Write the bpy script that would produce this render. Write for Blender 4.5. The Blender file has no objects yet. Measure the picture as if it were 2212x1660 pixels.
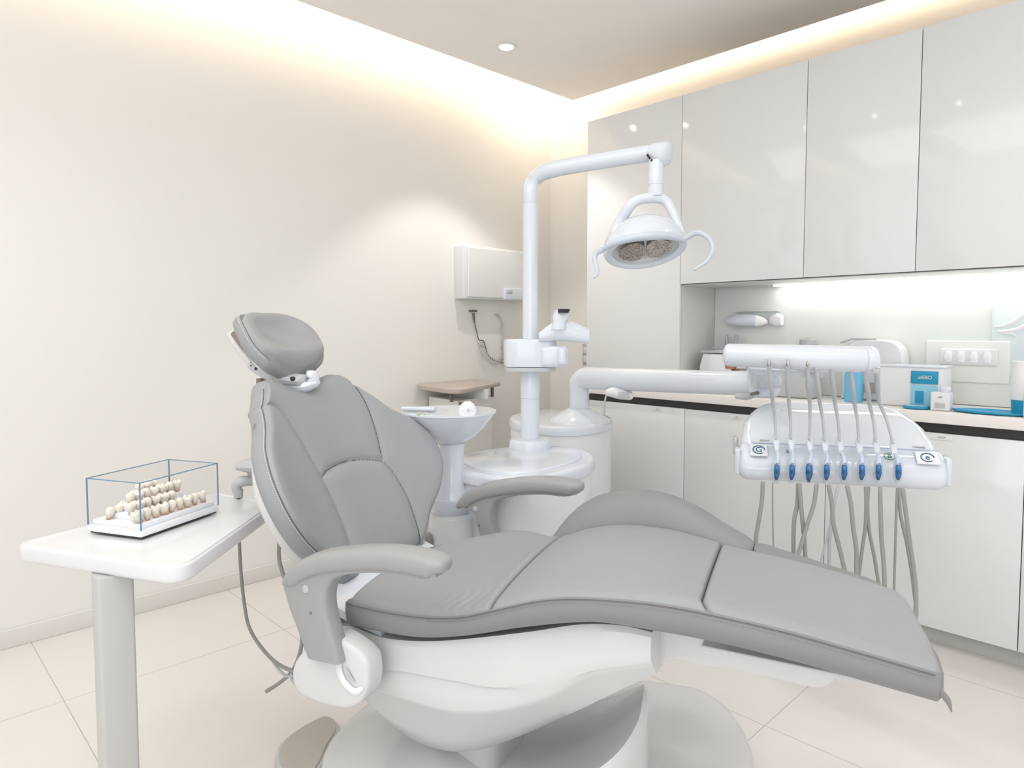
import bpy, bmesh, math, random
from mathutils import Vector, Matrix, noise
random.seed(7)
PI=math.pi; R=math.radians
SC=bpy.context.scene; COL=SC.collection

# ------------------------------------------------------------------ camera
W,H=2212,1660; F=1455.; CY=792.; CX=1106.; HC=1.25
YAW=R(45.76); PIT=math.atan(80/F)
fh=Vector((-math.sin(YAW),math.cos(YAW),0)); rt=Vector((math.cos(YAW),math.sin(YAW),0))
fw=fh*math.cos(PIT)-Vector((0,0,1))*math.sin(PIT); up=fh*math.sin(PIT)+Vector((0,0,1))*math.cos(PIT)
cam=bpy.data.cameras.new('camera'); cam_o=bpy.data.objects.new('camera',cam); COL.objects.link(cam_o)
cam.sensor_width=36; cam.lens=36*F/W; cam.shift_y=-(H/2-CY)/W; cam.clip_start=.02
M3=Matrix((rt,up,-fw)).transposed().to_4x4(); M3.translation=(0,0,HC); cam_o.matrix_world=M3
SC.camera=cam_o
def ray(x,y): return fw+rt*((x-CX)/F)-up*((y-CY)/F)
def at(x,y,d):                      # a measured point of the photo at a depth in metres -> world
    return Vector((0,0,HC))+ray(x,y)*d
def onz(x,y,z): d=ray(x,y); return Vector((0,0,HC))+d*((z-HC)/d.z)
def onx(x,y,X): d=ray(x,y); return Vector((0,0,HC))+d*(X/d.x)
def ony(x,y,Y): d=ray(x,y); return Vector((0,0,HC))+d*(Y/d.y)

# ------------------------------------------------------------------ materials
def lin(c): c/=255.; return c/12.92 if c<=.04045 else ((c+.055)/1.055)**2.4
def rgb(r,g,b): return (lin(r),lin(g),lin(b),1)
def mat(name,c,rough=.4,metal=0,bump=0,bscale=200,vary=.02,vscale=6,coat=0,emit=None,estr=0,trans=0,ior=1.45,spec=.5,alpha=1,sss=0):
    m=bpy.data.materials.new(name); m.use_nodes=True; nt=m.node_tree; b=nt.nodes['Principled BSDF']
    c=rgb(*c)
    tc=nt.nodes.new('ShaderNodeTexCoord'); nz=nt.nodes.new('ShaderNodeTexNoise'); nz.inputs['Scale'].default_value=vscale
    nt.links.new(tc.outputs['Object'],nz.inputs['Vector'])
    rp=nt.nodes.new('ShaderNodeValToRGB'); rp.color_ramp.elements[0].position=.3; rp.color_ramp.elements[1].position=.7
    rp.color_ramp.elements[0].color=[max(0,k*(1-vary)) for k in c[:3]]+[1]; rp.color_ramp.elements[1].color=[min(1,k*(1+vary)) for k in c[:3]]+[1]
    nt.links.new(nz.outputs['Fac'],rp.inputs['Fac']); nt.links.new(rp.outputs['Color'],b.inputs['Base Color'])
    b.inputs['Roughness'].default_value=rough; b.inputs['Metallic'].default_value=metal
    b.inputs['IOR'].default_value=ior; b.inputs['Specular IOR Level'].default_value=spec
    b.inputs['Coat Weight'].default_value=coat; b.inputs['Coat Roughness'].default_value=.08
    b.inputs['Transmission Weight'].default_value=trans; b.inputs['Alpha'].default_value=alpha
    if sss: b.inputs['Subsurface Weight'].default_value=sss; b.inputs['Subsurface Radius'].default_value=(.01,.006,.004)
    if emit: b.inputs['Emission Color'].default_value=rgb(*emit); b.inputs['Emission Strength'].default_value=estr
    if bump:
        n2=nt.nodes.new('ShaderNodeTexNoise'); n2.inputs['Scale'].default_value=bscale; n2.inputs['Detail'].default_value=3
        nt.links.new(tc.outputs['Object'],n2.inputs['Vector'])
        bp=nt.nodes.new('ShaderNodeBump'); bp.inputs['Strength'].default_value=bump; bp.inputs['Distance'].default_value=.001
        nt.links.new(n2.outputs['Fac'],bp.inputs['Height']); nt.links.new(bp.outputs['Normal'],b.inputs['Normal'])
    return m
M={}
M['wall']=mat('wall_paint',(236,234,230),.75,bump=.08,bscale=90,vary=.008,vscale=1.5,spec=.3)
M['ceil']=mat('ceiling_paint',(246,243,239),.85,vary=.006,spec=.2)
M['skirt']=mat('skirting_paint',(224,222,217),.4)
M['lac']=mat('white_gloss_lacquer',(229,230,230),.1,vary=.004,coat=.3,spec=.55)
M['carc']=mat('cabinet_carcass',(214,214,210),.4,vary=.01)
M['dark']=mat('dark_rail',(58,57,55),.35)
M['gap']=mat('gap_shadow',(120,118,114),.6)
M['plinth']=mat('plinth_grey',(196,195,191),.3)
M['counter']=mat('worktop_solid_surface',(238,234,229),.22,vary=.01,vscale=40)
M['splash']=mat('backsplash_glass',(226,230,226),.12,vary=.01,coat=.3)
M['leather']=mat('grey_leatherette',(152,154,157),.40,bump=.35,bscale=420,vary=.012,spec=.45)
M['leather_shade']=mat('grey_leatherette_shaded',(136,136,137),.45,bump=.4,bscale=420,vary=.015,spec=.4)  # same leatherette, darker: shade of the side faces put into the colour
M['seam']=mat('seam_shadow',(98,99,101),.7)  # dark tone painting the shade inside the seam grooves
M['stitch']=mat('stitch_thread',(226,226,228),.6)
M['stitchd']=mat('stitch_thread_dark',(120,119,118),.6)
M['arm']=mat('grey_arm_plastic',(158,158,158),.38,bump=.2,bscale=500,vary=.01)
M['armlt']=mat('light_grey_plastic',(192,194,196),.32,vary=.008)
M['shell']=mat('white_shell_plastic',(211,212,212),.26,vary=.006,coat=.15)
M['white']=mat('white_enamel',(217,223,231),.14,vary=.004,coat=.5)
M['whitem']=mat('white_plastic',(228,230,232),.3,vary=.006)
M['hose']=mat('grey_hose',(152,150,146),.45,vary=.02)
M['hoselt']=mat('light_hose',(184,187,191),.3)
M['chrome']=mat('chrome',(196,194,190),.12,metal=1,vary=.05)
M['reflector']=mat('faceted_reflector',(178,170,164),.14,metal=1,bump=1,bscale=110,vary=.6,vscale=160)  # strong colour noise paints in the sparkle and dark reflections
M['black']=mat('black_plastic',(38,38,40),.3)
M['brown']=mat('brown_window',(132,116,104),.25,vary=.1,vscale=30)
M['copper']=mat('copper_brown',(176,124,100),.3)
M['taupe']=mat('taupe_laminate',(188,177,167),.35)
M['blue']=mat('blue_label',(42,150,186),.3)
M['blued']=mat('blue_grip',(48,104,156),.22,vary=.45,vscale=70,coat=.5)
M['bluet']=mat('blue_plate',(46,148,190),.25,vary=.06)
M['bottle']=mat('sky_blue_bottle',(112,188,224),.2)
M['bluel']=mat('light_blue',(150,204,226),.2)
M['neckc']=mat('clear_blue_neck',(196,210,228),.15)
M['lidedge']=mat('pale_blue_edge',(186,200,222),.15)
M['icon']=mat('icon_blue',(40,92,124),.4)
M['icong']=mat('icon_green',(40,110,100),.4)
M['holder']=mat('holder_pale_blue',(202,209,220),.15,vary=.02)
M['handle']=mat('handle_blue_grey',(198,206,217),.2,vary=.01)
M['pad']=mat('button_pad',(226,228,234),.3)
M['table']=mat('table_top_white',(222,223,225),.2,vary=.006,coat=.2)
M['post']=mat('table_post_grey',(190,191,189),.35,vary=.01)
M['plinthw']=mat('display_base_white',(238,239,244),.3)
M['pedal']=mat('pedal_grey',(182,177,168),.4)
M['edge']=mat('acrylic_edge',(132,172,200),.08,trans=.55,vary=.03)
M['tag']=mat('grey_tag',(188,188,190),.4)
M['clear']=mat('clear_panel',(226,234,236),.05,trans=.55,vary=.01)
M['panelc']=mat('translucent_panel',(216,226,228),.2)
M['glove']=mat('white_nitrile',(240,240,242),.4)
M['paper']=mat('paper_white',(243,241,238),.6)
M['orange']=mat('orange_tag',(190,130,100),.5)
M['bead']=mat('beads_cream',(212,206,190),.5,vary=.12,vscale=300)
M['window']=mat('white_bezel',(232,232,230),.3)
M['led']=mat('led_strip_cool',(255,255,250),.5,emit=(255,254,248),estr=5)
M['dl']=mat('downlight_lamp',(255,250,240),.5,emit=(255,246,232),estr=14)
M['cove']=mat('cove_strip_warm',(255,220,170),.5,emit=(255,222,175),estr=1.5)
# thin clear acrylic: mostly see-through with a faint reflection
def thin_clear(name,tint,f):
    m=bpy.data.materials.new(name); m.use_nodes=True; nt=m.node_tree; nt.nodes.clear()
    o=nt.nodes.new('ShaderNodeOutputMaterial'); t=nt.nodes.new('ShaderNodeBsdfTransparent'); t.inputs[0].default_value=tint
    g=nt.nodes.new('ShaderNodeBsdfGlossy'); g.inputs['Roughness'].default_value=.03
    fr=nt.nodes.new('ShaderNodeLayerWeight'); fr.inputs[0].default_value=.25
    mu=nt.nodes.new('ShaderNodeMath'); mu.operation='MULTIPLY'; mu.inputs[1].default_value=f
    mx=nt.nodes.new('ShaderNodeMixShader')
    pw=nt.nodes.new('ShaderNodeMath'); pw.operation='POWER'; pw.inputs[1].default_value=3; nt.links.new(fr.outputs['Facing'],pw.inputs[0]); nt.links.new(pw.outputs[0],mu.inputs[0]); nt.links.new(mu.outputs[0],mx.inputs[0]); nt.links.new(t.outputs[0],mx.inputs[1]); nt.links.new(g.outputs[0],mx.inputs[2]); nt.links.new(mx.outputs[0],o.inputs[0])
    return m
M['acrylic']=thin_clear('clear_acrylic',(.985,.988,.99,1),.35)
M['film']=thin_clear('clear_shield',(.96,.965,.975,1),.3)
# teeth: ivory crown to amber root
def tooth_mat():
    m=mat('tooth_enamel',(240,233,222),.25,vary=.03,vscale=60,coat=.3); nt=m.node_tree; b=nt.nodes['Principled BSDF']
    tc=nt.nodes.new('ShaderNodeTexCoord'); sp=nt.nodes.new('ShaderNodeSeparateXYZ'); nt.links.new(tc.outputs['Object'],sp.inputs[0])
    rp=nt.nodes.new('ShaderNodeValToRGB'); e=rp.color_ramp.elements
    mp=nt.nodes.new('ShaderNodeMapRange'); mp.inputs[1].default_value=-.011; mp.inputs[2].default_value=.012
    nt.links.new(sp.outputs[2],mp.inputs[0]); nt.links.new(mp.outputs[0],rp.inputs[0])
    e[0].color=rgb(178,134,100); e[0].position=0; e[1].color=rgb(234,226,214); e[1].position=.5
    nt.links.new(rp.outputs[0],b.inputs['Base Color']); return m
M['tooth']=tooth_mat()
# floor tiles with grout lines
def floor_mat():
    m=bpy.data.materials.new('polished_floor_tiles'); m.use_nodes=True; nt=m.node_tree; b=nt.nodes['Principled BSDF']
    N=nt.nodes.new; L=nt.links.new
    tc=N('ShaderNodeTexCoord'); sp=N('ShaderNodeSeparateXYZ'); L(tc.outputs['Object'],sp.inputs[0])
    def joint(out,o,s):
        a=N('ShaderNodeMath'); a.operation='SUBTRACT'; L(out,a.inputs[0]); a.inputs[1].default_value=o-s/2
        d=N('ShaderNodeMath'); d.operation='DIVIDE'; L(a.outputs[0],d.inputs[0]); d.inputs[1].default_value=s
        f=N('ShaderNodeMath'); f.operation='FRACT'; L(d.outputs[0],f.inputs[0])
        g=N('ShaderNodeMath'); g.operation='SUBTRACT'; L(f.outputs[0],g.inputs[0]); g.inputs[1].default_value=.5
        h=N('ShaderNodeMath'); h.operation='ABSOLUTE'; L(g.outputs[0],h.inputs[0])
        k=N('ShaderNodeMath'); k.operation='LESS_THAN'; L(h.outputs[0],k.inputs[0]); k.inputs[1].default_value=.0016/s
        return k.outputs[0]
    j1=joint(sp.outputs[0],-2.63,.855); j2=joint(sp.outputs[1],.456,.777)
    mx=N('ShaderNodeMath'); mx.operation='MAXIMUM'; L(j1,mx.inputs[0]); L(j2,mx.inputs[1])
    nz=N('ShaderNodeTexNoise'); nz.inputs['Scale'].default_value=1.3; nz.inputs['Detail'].default_value=4; L(tc.outputs['Object'],nz.inputs['Vector'])
    rp=N('ShaderNodeValToRGB'); rp.color_ramp.elements[0].color=rgb(226,220,216); rp.color_ramp.elements[1].color=rgb(233,229,226); L(nz.outputs['Fac'],rp.inputs[0])
    mc=N('ShaderNodeMixRGB'); L(mx.outputs[0],mc.inputs[0]); L(rp.outputs[0],mc.inputs[1]); mc.inputs[2].default_value=rgb(196,184,172)
    L(mc.outputs[0],b.inputs['Base Color'])
    b.inputs['Roughness'].default_value=.16; b.inputs['Specular IOR Level'].default_value=.5
    return m
M['floor']=floor_mat()

# ------------------------------------------------------------------ helpers
def mk(name,verts,faces,m,parent=None,local=False,sharp=35,smooth=True):
    me=bpy.data.meshes.new(name); vs=[Vector(v) for v in verts]
    if parent is not None and not local:
        inv=parent.matrix_basis.inverted()
        if parent.get('_off'): pass
        p=parent
        inv=world_of(p).inverted(); vs=[inv@v for v in vs]
    me.from_pydata([tuple(v) for v in vs],[],faces)
    bm=bmesh.new(); bm.from_mesh(me); bmesh.ops.remove_doubles(bm,verts=bm.verts,dist=1e-5); bmesh.ops.recalc_face_normals(bm,faces=bm.faces); bm.to_mesh(me); bm.free()
    if smooth:
        for p in me.polygons: p.use_smooth=True
        me.set_sharp_from_angle(angle=R(sharp))
    me.materials.append(M[m] if isinstance(m,str) else m)
    o=bpy.data.objects.new(name,me); COL.objects.link(o)
    if parent is not None: o.parent=parent
    return o
def world_of(o):
    m=o.matrix_basis.copy()
    while o.parent: o=o.parent; m=o.matrix_basis@m
    return m
def lab(o,label,cat,group=None):
    o['label']=label; o['category']=cat
    if group: o['group']=group
    return o
def thing(name,label,cat,loc=(0,0,0),rz=0,group=None):
    o=bpy.data.objects.new(name,None); COL.objects.link(o); o.location=loc; o.rotation_euler=(0,0,rz); o.empty_display_size=.05
    return lab(o,label,cat,group)
def struct(o): o['kind']='structure'; return o
class G:                                                    # geometry collector (one mesh)
    def __init__(s): s.v=[]; s.f=[]
    def add(s,v,f):
        n=len(s.v); s.v+= [Vector(a) for a in v]; s.f+=[tuple(i+n for i in q) for q in f]; return s
    def mk(s,name,m,parent=None,local=False,sharp=35,smooth=True): return mk(name,s.v,s.f,m,parent,local,sharp,smooth)
def from_bm(bm):
    bm.verts.index_update(); v=[w.co.copy() for w in bm.verts]; f=[tuple(a.index for a in q.verts) for q in bm.faces]; bm.free(); return v,f
def rbox(c,s,r=.004,seg=3,mx=None):                         # bevelled box
    bm=bmesh.new(); bmesh.ops.create_cube(bm,size=1)
    for v in bm.verts: v.co=Vector((v.co.x*s[0],v.co.y*s[1],v.co.z*s[2]))
    if r>0: bmesh.ops.bevel(bm,geom=bm.edges[:],offset=min(r,min(s)*.49),segments=seg,profile=.5,affect='EDGES')
    T=Matrix.Translation(c)@(mx.to_4x4() if mx else Matrix.Identity(4))
    for v in bm.verts: v.co=T@v.co
    return from_bm(bm)
def cr(pts,n=8,closed=False):                               # Catmull-Rom
    P=[Vector(p) for p in pts]; out=[]; k=len(P)
    rng=range(k if closed else k-1)
    for i in rng:
        if closed: a,b,c,d=P[(i-1)%k],P[i],P[(i+1)%k],P[(i+2)%k]
        else:
            b,c=P[i],P[i+1]; a=P[i-1] if i>0 else b*2-c; d=P[i+2] if i+2<k else c*2-b
        for j in range(n):
            t=j/n; out.append(.5*((2*b)+(c-a)*t+(2*a-5*b+4*c-d)*t*t+(3*b-a-3*c+d)*t**3))
    if not closed: out.append(P[-1].copy())
    return out
def interp(xs,ys,x):
    if x<=xs[0]: return ys[0]
    for i in range(len(xs)-1):
        if x<=xs[i+1]:
            t=(x-xs[i])/(xs[i+1]-xs[i]); return ys[i]+(ys[i+1]-ys[i])*t
    return ys[-1]
def sm(tab,x):                                              # smooth table lookup (cosine-free monotone catmull)
    xs=[a for a,_ in tab]; ys=[b for _,b in tab]
    if x<=xs[0]: return ys[0]
    if x>=xs[-1]: return ys[-1]
    for i in range(len(xs)-1):
        if x<=xs[i+1]:
            h=xs[i+1]-xs[i]; t=(x-xs[i])/h
            m0=(ys[i+1]-ys[i-1])/(xs[i+1]-xs[i-1]) if i>0 else (ys[i+1]-ys[i])/h
            m1=(ys[i+2]-ys[i])/(xs[i+2]-xs[i]) if i+2<len(xs) else (ys[i+1]-ys[i])/h
            return (2*t**3-3*t*t+1)*ys[i]+(t**3-2*t*t+t)*h*m0+(-2*t**3+3*t*t)*ys[i+1]+(t**3-t*t)*h*m1
def tube(path,r,n=12,caps=True,fl=1.0,flat=None,rnd=True):  # r number or list ; fl flattens along 'flat' axis
    P=[Vector(p) for p in path]; k=len(P)
    rr=r if isinstance(r,(list,tuple)) else [r]*k
    if len(rr)!=k: rr=[interp([i/(len(rr)-1) for i in range(len(rr))],list(rr),j/(k-1)) for j in range(k)]
    v=[];f=[]; t0=(P[1]-P[0]).normalized()
    ref=Vector((0,0,1)) if abs(t0.z)<.9 else Vector((1,0,0))
    if flat is not None: ref=Vector(flat)
    nrm=(ref-t0*ref.dot(t0)).normalized()
    ext=[]
    for i in range(k):
        t=(P[min(i+1,k-1)]-P[max(i-1,0)]).normalized()
        base=Vector(flat) if flat is not None else nrm
        nrm=(base-t*base.dot(t)).normalized(); b=t.cross(nrm)
        ext.append((P[i],t,nrm.copy(),b.copy(),rr[i]))
    rings=[]
    def ring(p,nn,b,q): rings.append([p+nn*(math.cos(2*PI*j/n)*q*fl)+b*(math.sin(2*PI*j/n)*q) for j in range(n)])
    p,t,nn,b,q=ext[0]
    if caps and rnd:
        for a in (80,55,30): ring(p-t*(q*.45*math.sin(R(a))),nn,b,q*math.cos(R(a)))
    for p,t,nn,b,q in ext: ring(p,nn,b,q)
    if caps and rnd:
        for a in (30,55,80): ring(p+t*(q*.45*math.sin(R(a))),nn,b,q*math.cos(R(a)))
    return loft(rings,caps)
def loft(rings,caps=True,closed=True):
    v=[];f=[]; n=len(rings[0])
    for r_ in rings: v+=r_
    for i in range(len(rings)-1):
        for j in range(n if closed else n-1):
            a=i*n+j; b=i*n+(j+1)%n; f.append((a,b,b+n,a+n))
    if caps: f.append(tuple(range(n))[::-1]); f.append(tuple(range(len(v)-n,len(v))))
    return v,f
def lathe(prof,c,n=40,ax=None):                             # profile [(r,z)]
    rings=[[Vector((r*math.cos(2*PI*j/n),r*math.sin(2*PI*j/n),z)) for j in range(n)] for r,z in prof]
    v,f=loft(rings,True)
    Q=Vector((0,0,1)).rotation_difference(Vector(ax)).to_matrix() if ax is not None else Matrix.Identity(3)
    return [Q@p+Vector(c) for p in v],f
def off(poly,d):                                            # inset (d>0) of a CCW-or-CW planar loop, in xy
    n=len(poly); A=sum(poly[i].x*poly[(i+1)%n].y-poly[(i+1)%n].x*poly[i].y for i in range(n)); s=1 if A>0 else -1
    out=[]
    for i in range(n):
        t=(poly[(i+1)%n]-poly[i-1]); t=Vector((t.x,t.y,0)).normalized(); out.append(poly[i]+Vector((-t.y,t.x,0))*d*s)
    return out
def prism(poly,z0,z1,r=.004,rb=None,seg=4):                 # xy outline extruded in z, rounded top/bottom rims
    rb=r if rb is None else rb; P=[Vector((p[0],p[1],0)) for p in poly]
    A=[PI/2*k/seg for k in range(seg,-1,-1)]
    lo=[[q+Vector((0,0,z0+rb*(1-math.cos(a)))) for q in off(P,rb*(1-math.sin(a)))] for a in A[::-1]]
    hi=[[q+Vector((0,0,z1-r*(1-math.cos(a)))) for q in off(P,r*(1-math.sin(a)))] for a in A]
    return loft(lo+hi,True)
def rrect(x0,y0,x1,y1,r,n=6):
    out=[]
    for cx,cy,a in ((x1-r,y1-r,0),(x0+r,y1-r,90),(x0+r,y0+r,180),(x1-r,y0+r,270)):
        for k in range(n+1): t=R(a+90*k/n); out.append(Vector((cx+r*math.cos(t),cy+r*math.sin(t),0)))
    return out
def xf(vf,m): return [m@v for v in vf[0]],vf[1]
def rz(a): return Matrix.Rotation(a,4,'Z')
def slab(grid,back,rings,cap=True):                         # grid[i][j] front surface; boundary swept back then capped
    n=len(grid); m=len(grid[0]); v=[p for row in grid for p in row]; f=[]
    for i in range(n-1):
        for j in range(m-1): a=i*m+j; f.append((a,a+1,a+m+1,a+m))
    loop=[j for j in range(m)]+[i*m+m-1 for i in range(1,n)]+[(n-1)*m+j for j in range(m-2,-1,-1)]+[i*m for i in range(n-2,0,-1)]
    L=[v[i] for i in loop]; k=len(L); outs=[]; cen=sum(L,Vector())/k
    for i in range(k):
        bk=back(L[i]) if callable(back) else back
        t=(L[(i+2)%k]-L[i-2]).normalized(); o=t.cross(bk).normalized()
        if o.dot(L[i]-cen)<0: o=-o
        outs.append((o,bk))
    prev=loop
    for (b,o) in rings:
        s=len(v); v+=[L[i]+outs[i][1]*b+outs[i][0]*o for i in range(k)]
        cur=list(range(s,s+k))
        for i in range(k): f.append((prev[i],prev[(i+1)%k],cur[(i+1)%k],cur[i]))
        prev=cur
    if cap:
        c=sum((v[i] for i in prev),Vector())/k; s=len(v); v.append(c)
        for i in range(k): f.append((prev[i],prev[(i+1)%k],s))
    return v,f
def pl_dist(p,line):
    best=9
    for a,b in zip(line,line[1:]):
        ab=(b[0]-a[0],b[1]-a[1]); ap=(p[0]-a[0],p[1]-a[1]); l=ab[0]**2+ab[1]**2
        t=max(0,min(1,(ap[0]*ab[0]+ap[1]*ab[1])/l)) if l else 0
        d=math.hypot(ap[0]-ab[0]*t,ap[1]-ab[1]*t)
        if d<best: best=d
    return best
def inside(p,poly):
    c=False; j=len(poly)-1
    for i in range(len(poly)):
        if (poly[i][1]>p[1])!=(poly[j][1]>p[1]) and p[0]<(poly[j][0]-poly[i][0])*(p[1]-poly[i][1])/(poly[j][1]-poly[i][1])+poly[i][0]: c=not c
        j=i
    return c
def stitches(path,step=.006,ln=.0032,r=.0007):
    g=G(); acc=0; P=[Vector(p) for p in path]
    for a,b in zip(P,P[1:]):
        d=(b-a).length; 
        if d<1e-6: continue
        t=(b-a)/d
        while acc<d:
            c=a+t*acc; g.add(*tube([c-t*ln/2,c+t*ln/2],r,4,rnd=False)); acc+=step
        acc-=d
    return g
def text_mesh(name,body,size,mw,m,parent,ext=.0004):
    cu=bpy.data.curves.new('lettering','FONT'); cu.body=body; cu.size=size; cu.extrude=ext; cu.align_x='CENTER'; cu.align_y='CENTER'
    o=bpy.data.objects.new('lettering',cu); COL.objects.link(o); bpy.context.view_layer.update()
    me=bpy.data.meshes.new_from_object(o.evaluated_get(bpy.context.evaluated_depsgraph_get()))
    v=[mw@w.co for w in me.vertices]; f=[tuple(p.vertices) for p in me.polygons]
    bpy.data.objects.remove(o); bpy.data.meshes.remove(me)
    return mk(name,v,f,m,parent,smooth=False)
def basis(x,y,z,o):
    m=Matrix((x,y,z)).transposed().to_4x4(); m.translation=o; return m

# ================================================================== ROOM
XW=-3.235; YB=3.53; YF=3.0; ZP=2.72; ZC=2.98
def plane_box(name,lo,hi,m): 
    c=[(a+b)/2 for a,b in zip(lo,hi)]; s=[b-a for a,b in zip(lo,hi)]
    return struct(G().add(*rbox(c,s,0)).mk(name,m,smooth=False))
plane_box('floor',(XW-.1,-3.0,-.1),(3.0,YB+.1,0),'floor')
plane_box('wall_left',(XW-.1,-3.0,0),(XW,YB+.1,ZC),'wall')
plane_box('wall_back',(XW-.1,YB,0),(3.0,YB+.1,ZC),'wall')
plane_box('ceiling',(XW-.1,-3.0,ZC),(3.0,YB+.1,ZC+.1),'ceil')
plane_box('ceiling_panel',(-2.89,-2.6,ZP),(2.6,3.36,ZP+.09),'ceil')['kind']='structure'
g=G().add(*rbox((XW+.007,.265,.037),(.014,6.52,.074),.003)); struct(g.mk('baseboard_left','skirt'))
g=G().add(*rbox((XW+.32,YB-.007,.037),(.62,.014,.074),.003)); struct(g.mk('baseboard_back','skirt'))
# LED tape in the cove (on the panel's upper edge)
o=G().add(*rbox((-2.93,.6,ZP+.07),(.012,5.5,.012),.002)).mk('cove_light_strip','cove'); lab(o,'warm glowing light strip in the ceiling cove along the left wall','light strip')
o=G().add(*rbox((-.2,3.40,ZP+.07),(5.3,.012,.012),.002)).mk('cove_light_strip','cove'); lab(o,'warm glowing light strip in the ceiling cove above the cabinets','light strip')
# downlights
def downlight(x,y,label):
    t=thing('recessed_downlight',label,'ceiling light',(x,y,ZP),group='recessed downlights')
    G().add(*lathe([(.036,-.001),(.044,-.006),(.052,-.006),(.056,-.001),(.056,.0),(.036,.0)],(x,y,ZP-.001),36)).mk('trim_ring','whitem',t)
    G().add(*lathe([(.0355,-.003),(.0355,0)],(x,y,ZP-.001),28)).mk('lamp','dl',t)
downlight(-2.594,2.485,'round recessed downlight glowing in the ceiling above the wall box')

# ================================================================== CABINETS
def door(t,x0,x1,z0,z1): G().add(*rbox(((x0+x1)/2,YF+.009,(z0+z1)/2),(x1-x0-.003,.018,z1-z0-.002),.0012,2)).mk('door','lac',t)
xs=[-2.47,-1.825,-1.125,-.432,.30,1.0]
lbl=['white gloss base cabinet under the worktop, leftmost of the row','white gloss base cabinet under the worktop, second from the left behind the hanging hoses','white gloss base cabinet under the worktop behind the footrest, right of the hoses','white gloss base cabinet at the right edge of the photo, under the blue tray']
for i in range(4):
    x0,x1=xs[i],xs[i+1]
    t=thing('base_cabinet',lbl[i],'cabinet',((x0+x1)/2,YF,0),group='base cabinets')
    G().add(*rbox(((x0+x1)/2,(YF+.02+YB)/2,.475),(x1-x0-.0005,YB-YF-.022,.81),.001,1)).mk('carcass','gap',t)
    door(t,x0,x1,.072,.848)
    G().add(*rbox(((x0+x1)/2,3.06,.035),(x1-x0,.014,.07),.001,1)).mk('plinth','plinth',t)
    G().add(*rbox(((x0+x1)/2,YF+.03,.867),(x1-x0,.03,.036),.001,1)).mk('finger_rail','dark',t)
    lx={0:(-1.99,.045),1:(-1.546,.05),2:(-.70,.085)}.get(i)
    if lx: 
        G().add(*rbox((lx[0],YF-.0015,.832),(lx[1],.003,.02),.001,2)).mk('label_holder','window',t)
        G().add(*rbox((lx[0]+.006,YF-.0036,.832),(lx[1]*.3,.0012,.006),.0004,1)).mk('catch','tag',t)
o=G().add(*rbox(((-2.475+1.0)/2,(2.978+3.352)/2,.909),(3.475,.374,.044),.003)).mk('worktop','counter'); lab(o,'long off-white worktop running along the base cabinets','worktop')
# tall unit standing on the worktop, then wall cabinets
t=thing('tall_cabinet','tall white gloss cabinet at the left end, standing on the worktop','cabinet',(-2.165,YF,.93))
G().add(*rbox((-2.1665,(YF+.02+YB)/2,1.674),(.607,YB-YF-.022,1.486),.001,1)).mk('carcass','carc',t); door(t,-2.47,-1.862,.932,2.418)
ux=[-1.862,-1.243,-.805,-.30,.3]
ul=['white gloss wall cabinet next to the tall cabinet, left of the first dark gap','white gloss wall cabinet between the two dark vertical gaps','white gloss wall cabinet at the top right corner, right of the second dark gap','white gloss wall cabinet mostly outside the right edge of the frame']
for i in range(3):
    x0,x1=ux[i],ux[i+1]
    t=thing('wall_cabinet',ul[i],'cabinet',((x0+x1)/2,YF,1.476),group='wall cabinets')
    G().add(*rbox(((x0+x1)/2,(YF+.02+YB)/2,1.947),(x1-x0-.0005,YB-YF-.022,.94),.001,1)).mk('carcass','gap' ,t); door(t,x0,x1,1.478,2.418)
    G().add(*rbox(((x0+x1)/2,(YF+.02+3.34)/2,1.4745),(x1-x0-.0005,3.32-YF,.004),.001,1)).mk('base_panel','carc',t)
o=G().add(*rbox(((-1.862+1.0)/2,3.36,1.203),(2.862,.016,.542),.001,1)).mk('backsplash_panel','splash'); lab(o,'pale grey-green glass backsplash panel behind the worktop','backsplash')
o=G().add(*rbox(((-1.514+.3)/2,3.305,1.4685),(1.814,.014,.008),.002)).mk('under_cabinet_light','led'); lab(o,'bright white light strip under the wall cabinets','light strip')

# ================================================================== DENTAL CHAIR  (local frame: x=long axis to the foot, y=away, z=up)
chair=thing('dental_chair','grey leatherette dental chair with white shell, headrest and two armrests','dental chair',(-1.352,1.1227,0),R(18.76))
CW=world_of(chair)
def c2w(u,v,z): return CW@Vector((u,v,z))
def w2c(p): return CW.inverted()@Vector(p)
VN=[(-.2,-.295),(0,-.302),(.5,-.300),(.7,-.290),(.85,-.272),(1.06,-.245)]
VF=[(-.2,.06),(-.1,.10),(0,.16),(.1,.19),(.254,.10),(.336,.10),(.418,.11),(.537,.098),(.661,.06),(.723,.048),(.889,.053),(1.0,.06),(1.06,.06)]
ZS=[(-.2,.622),(-.116,.617),(-.016,.618),(.1,.628),(.192,.647),(.259,.672),(.365,.713),(.435,.731),(.528,.744),(.616,.750),(.711,.747),(.829,.735),(.933,.719),(1.06,.698)]
ZF=[(-.2,.64),(-.1,.65),(.06,.68),(.2,.70),(.254,.715),(.336,.748),(.42,.765),(.54,.772),(.66,.768),(.72,.765),(.8,.758),(.89,.745),(1.0,.722),(1.06,.71)]
ZB=[(-.2,.548),(-.078,.554),(.066,.565),(.186,.593),(.329,.641),(.469,.680),(.544,.687),(.706,.687),(.829,.675),(.935,.66),(1.06,.642)]
def uend(b): return interp([-1,-.95,-.25,.6,.9,1],[1.050,1.058,1.046,1.024,1.008,.985],b)
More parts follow.
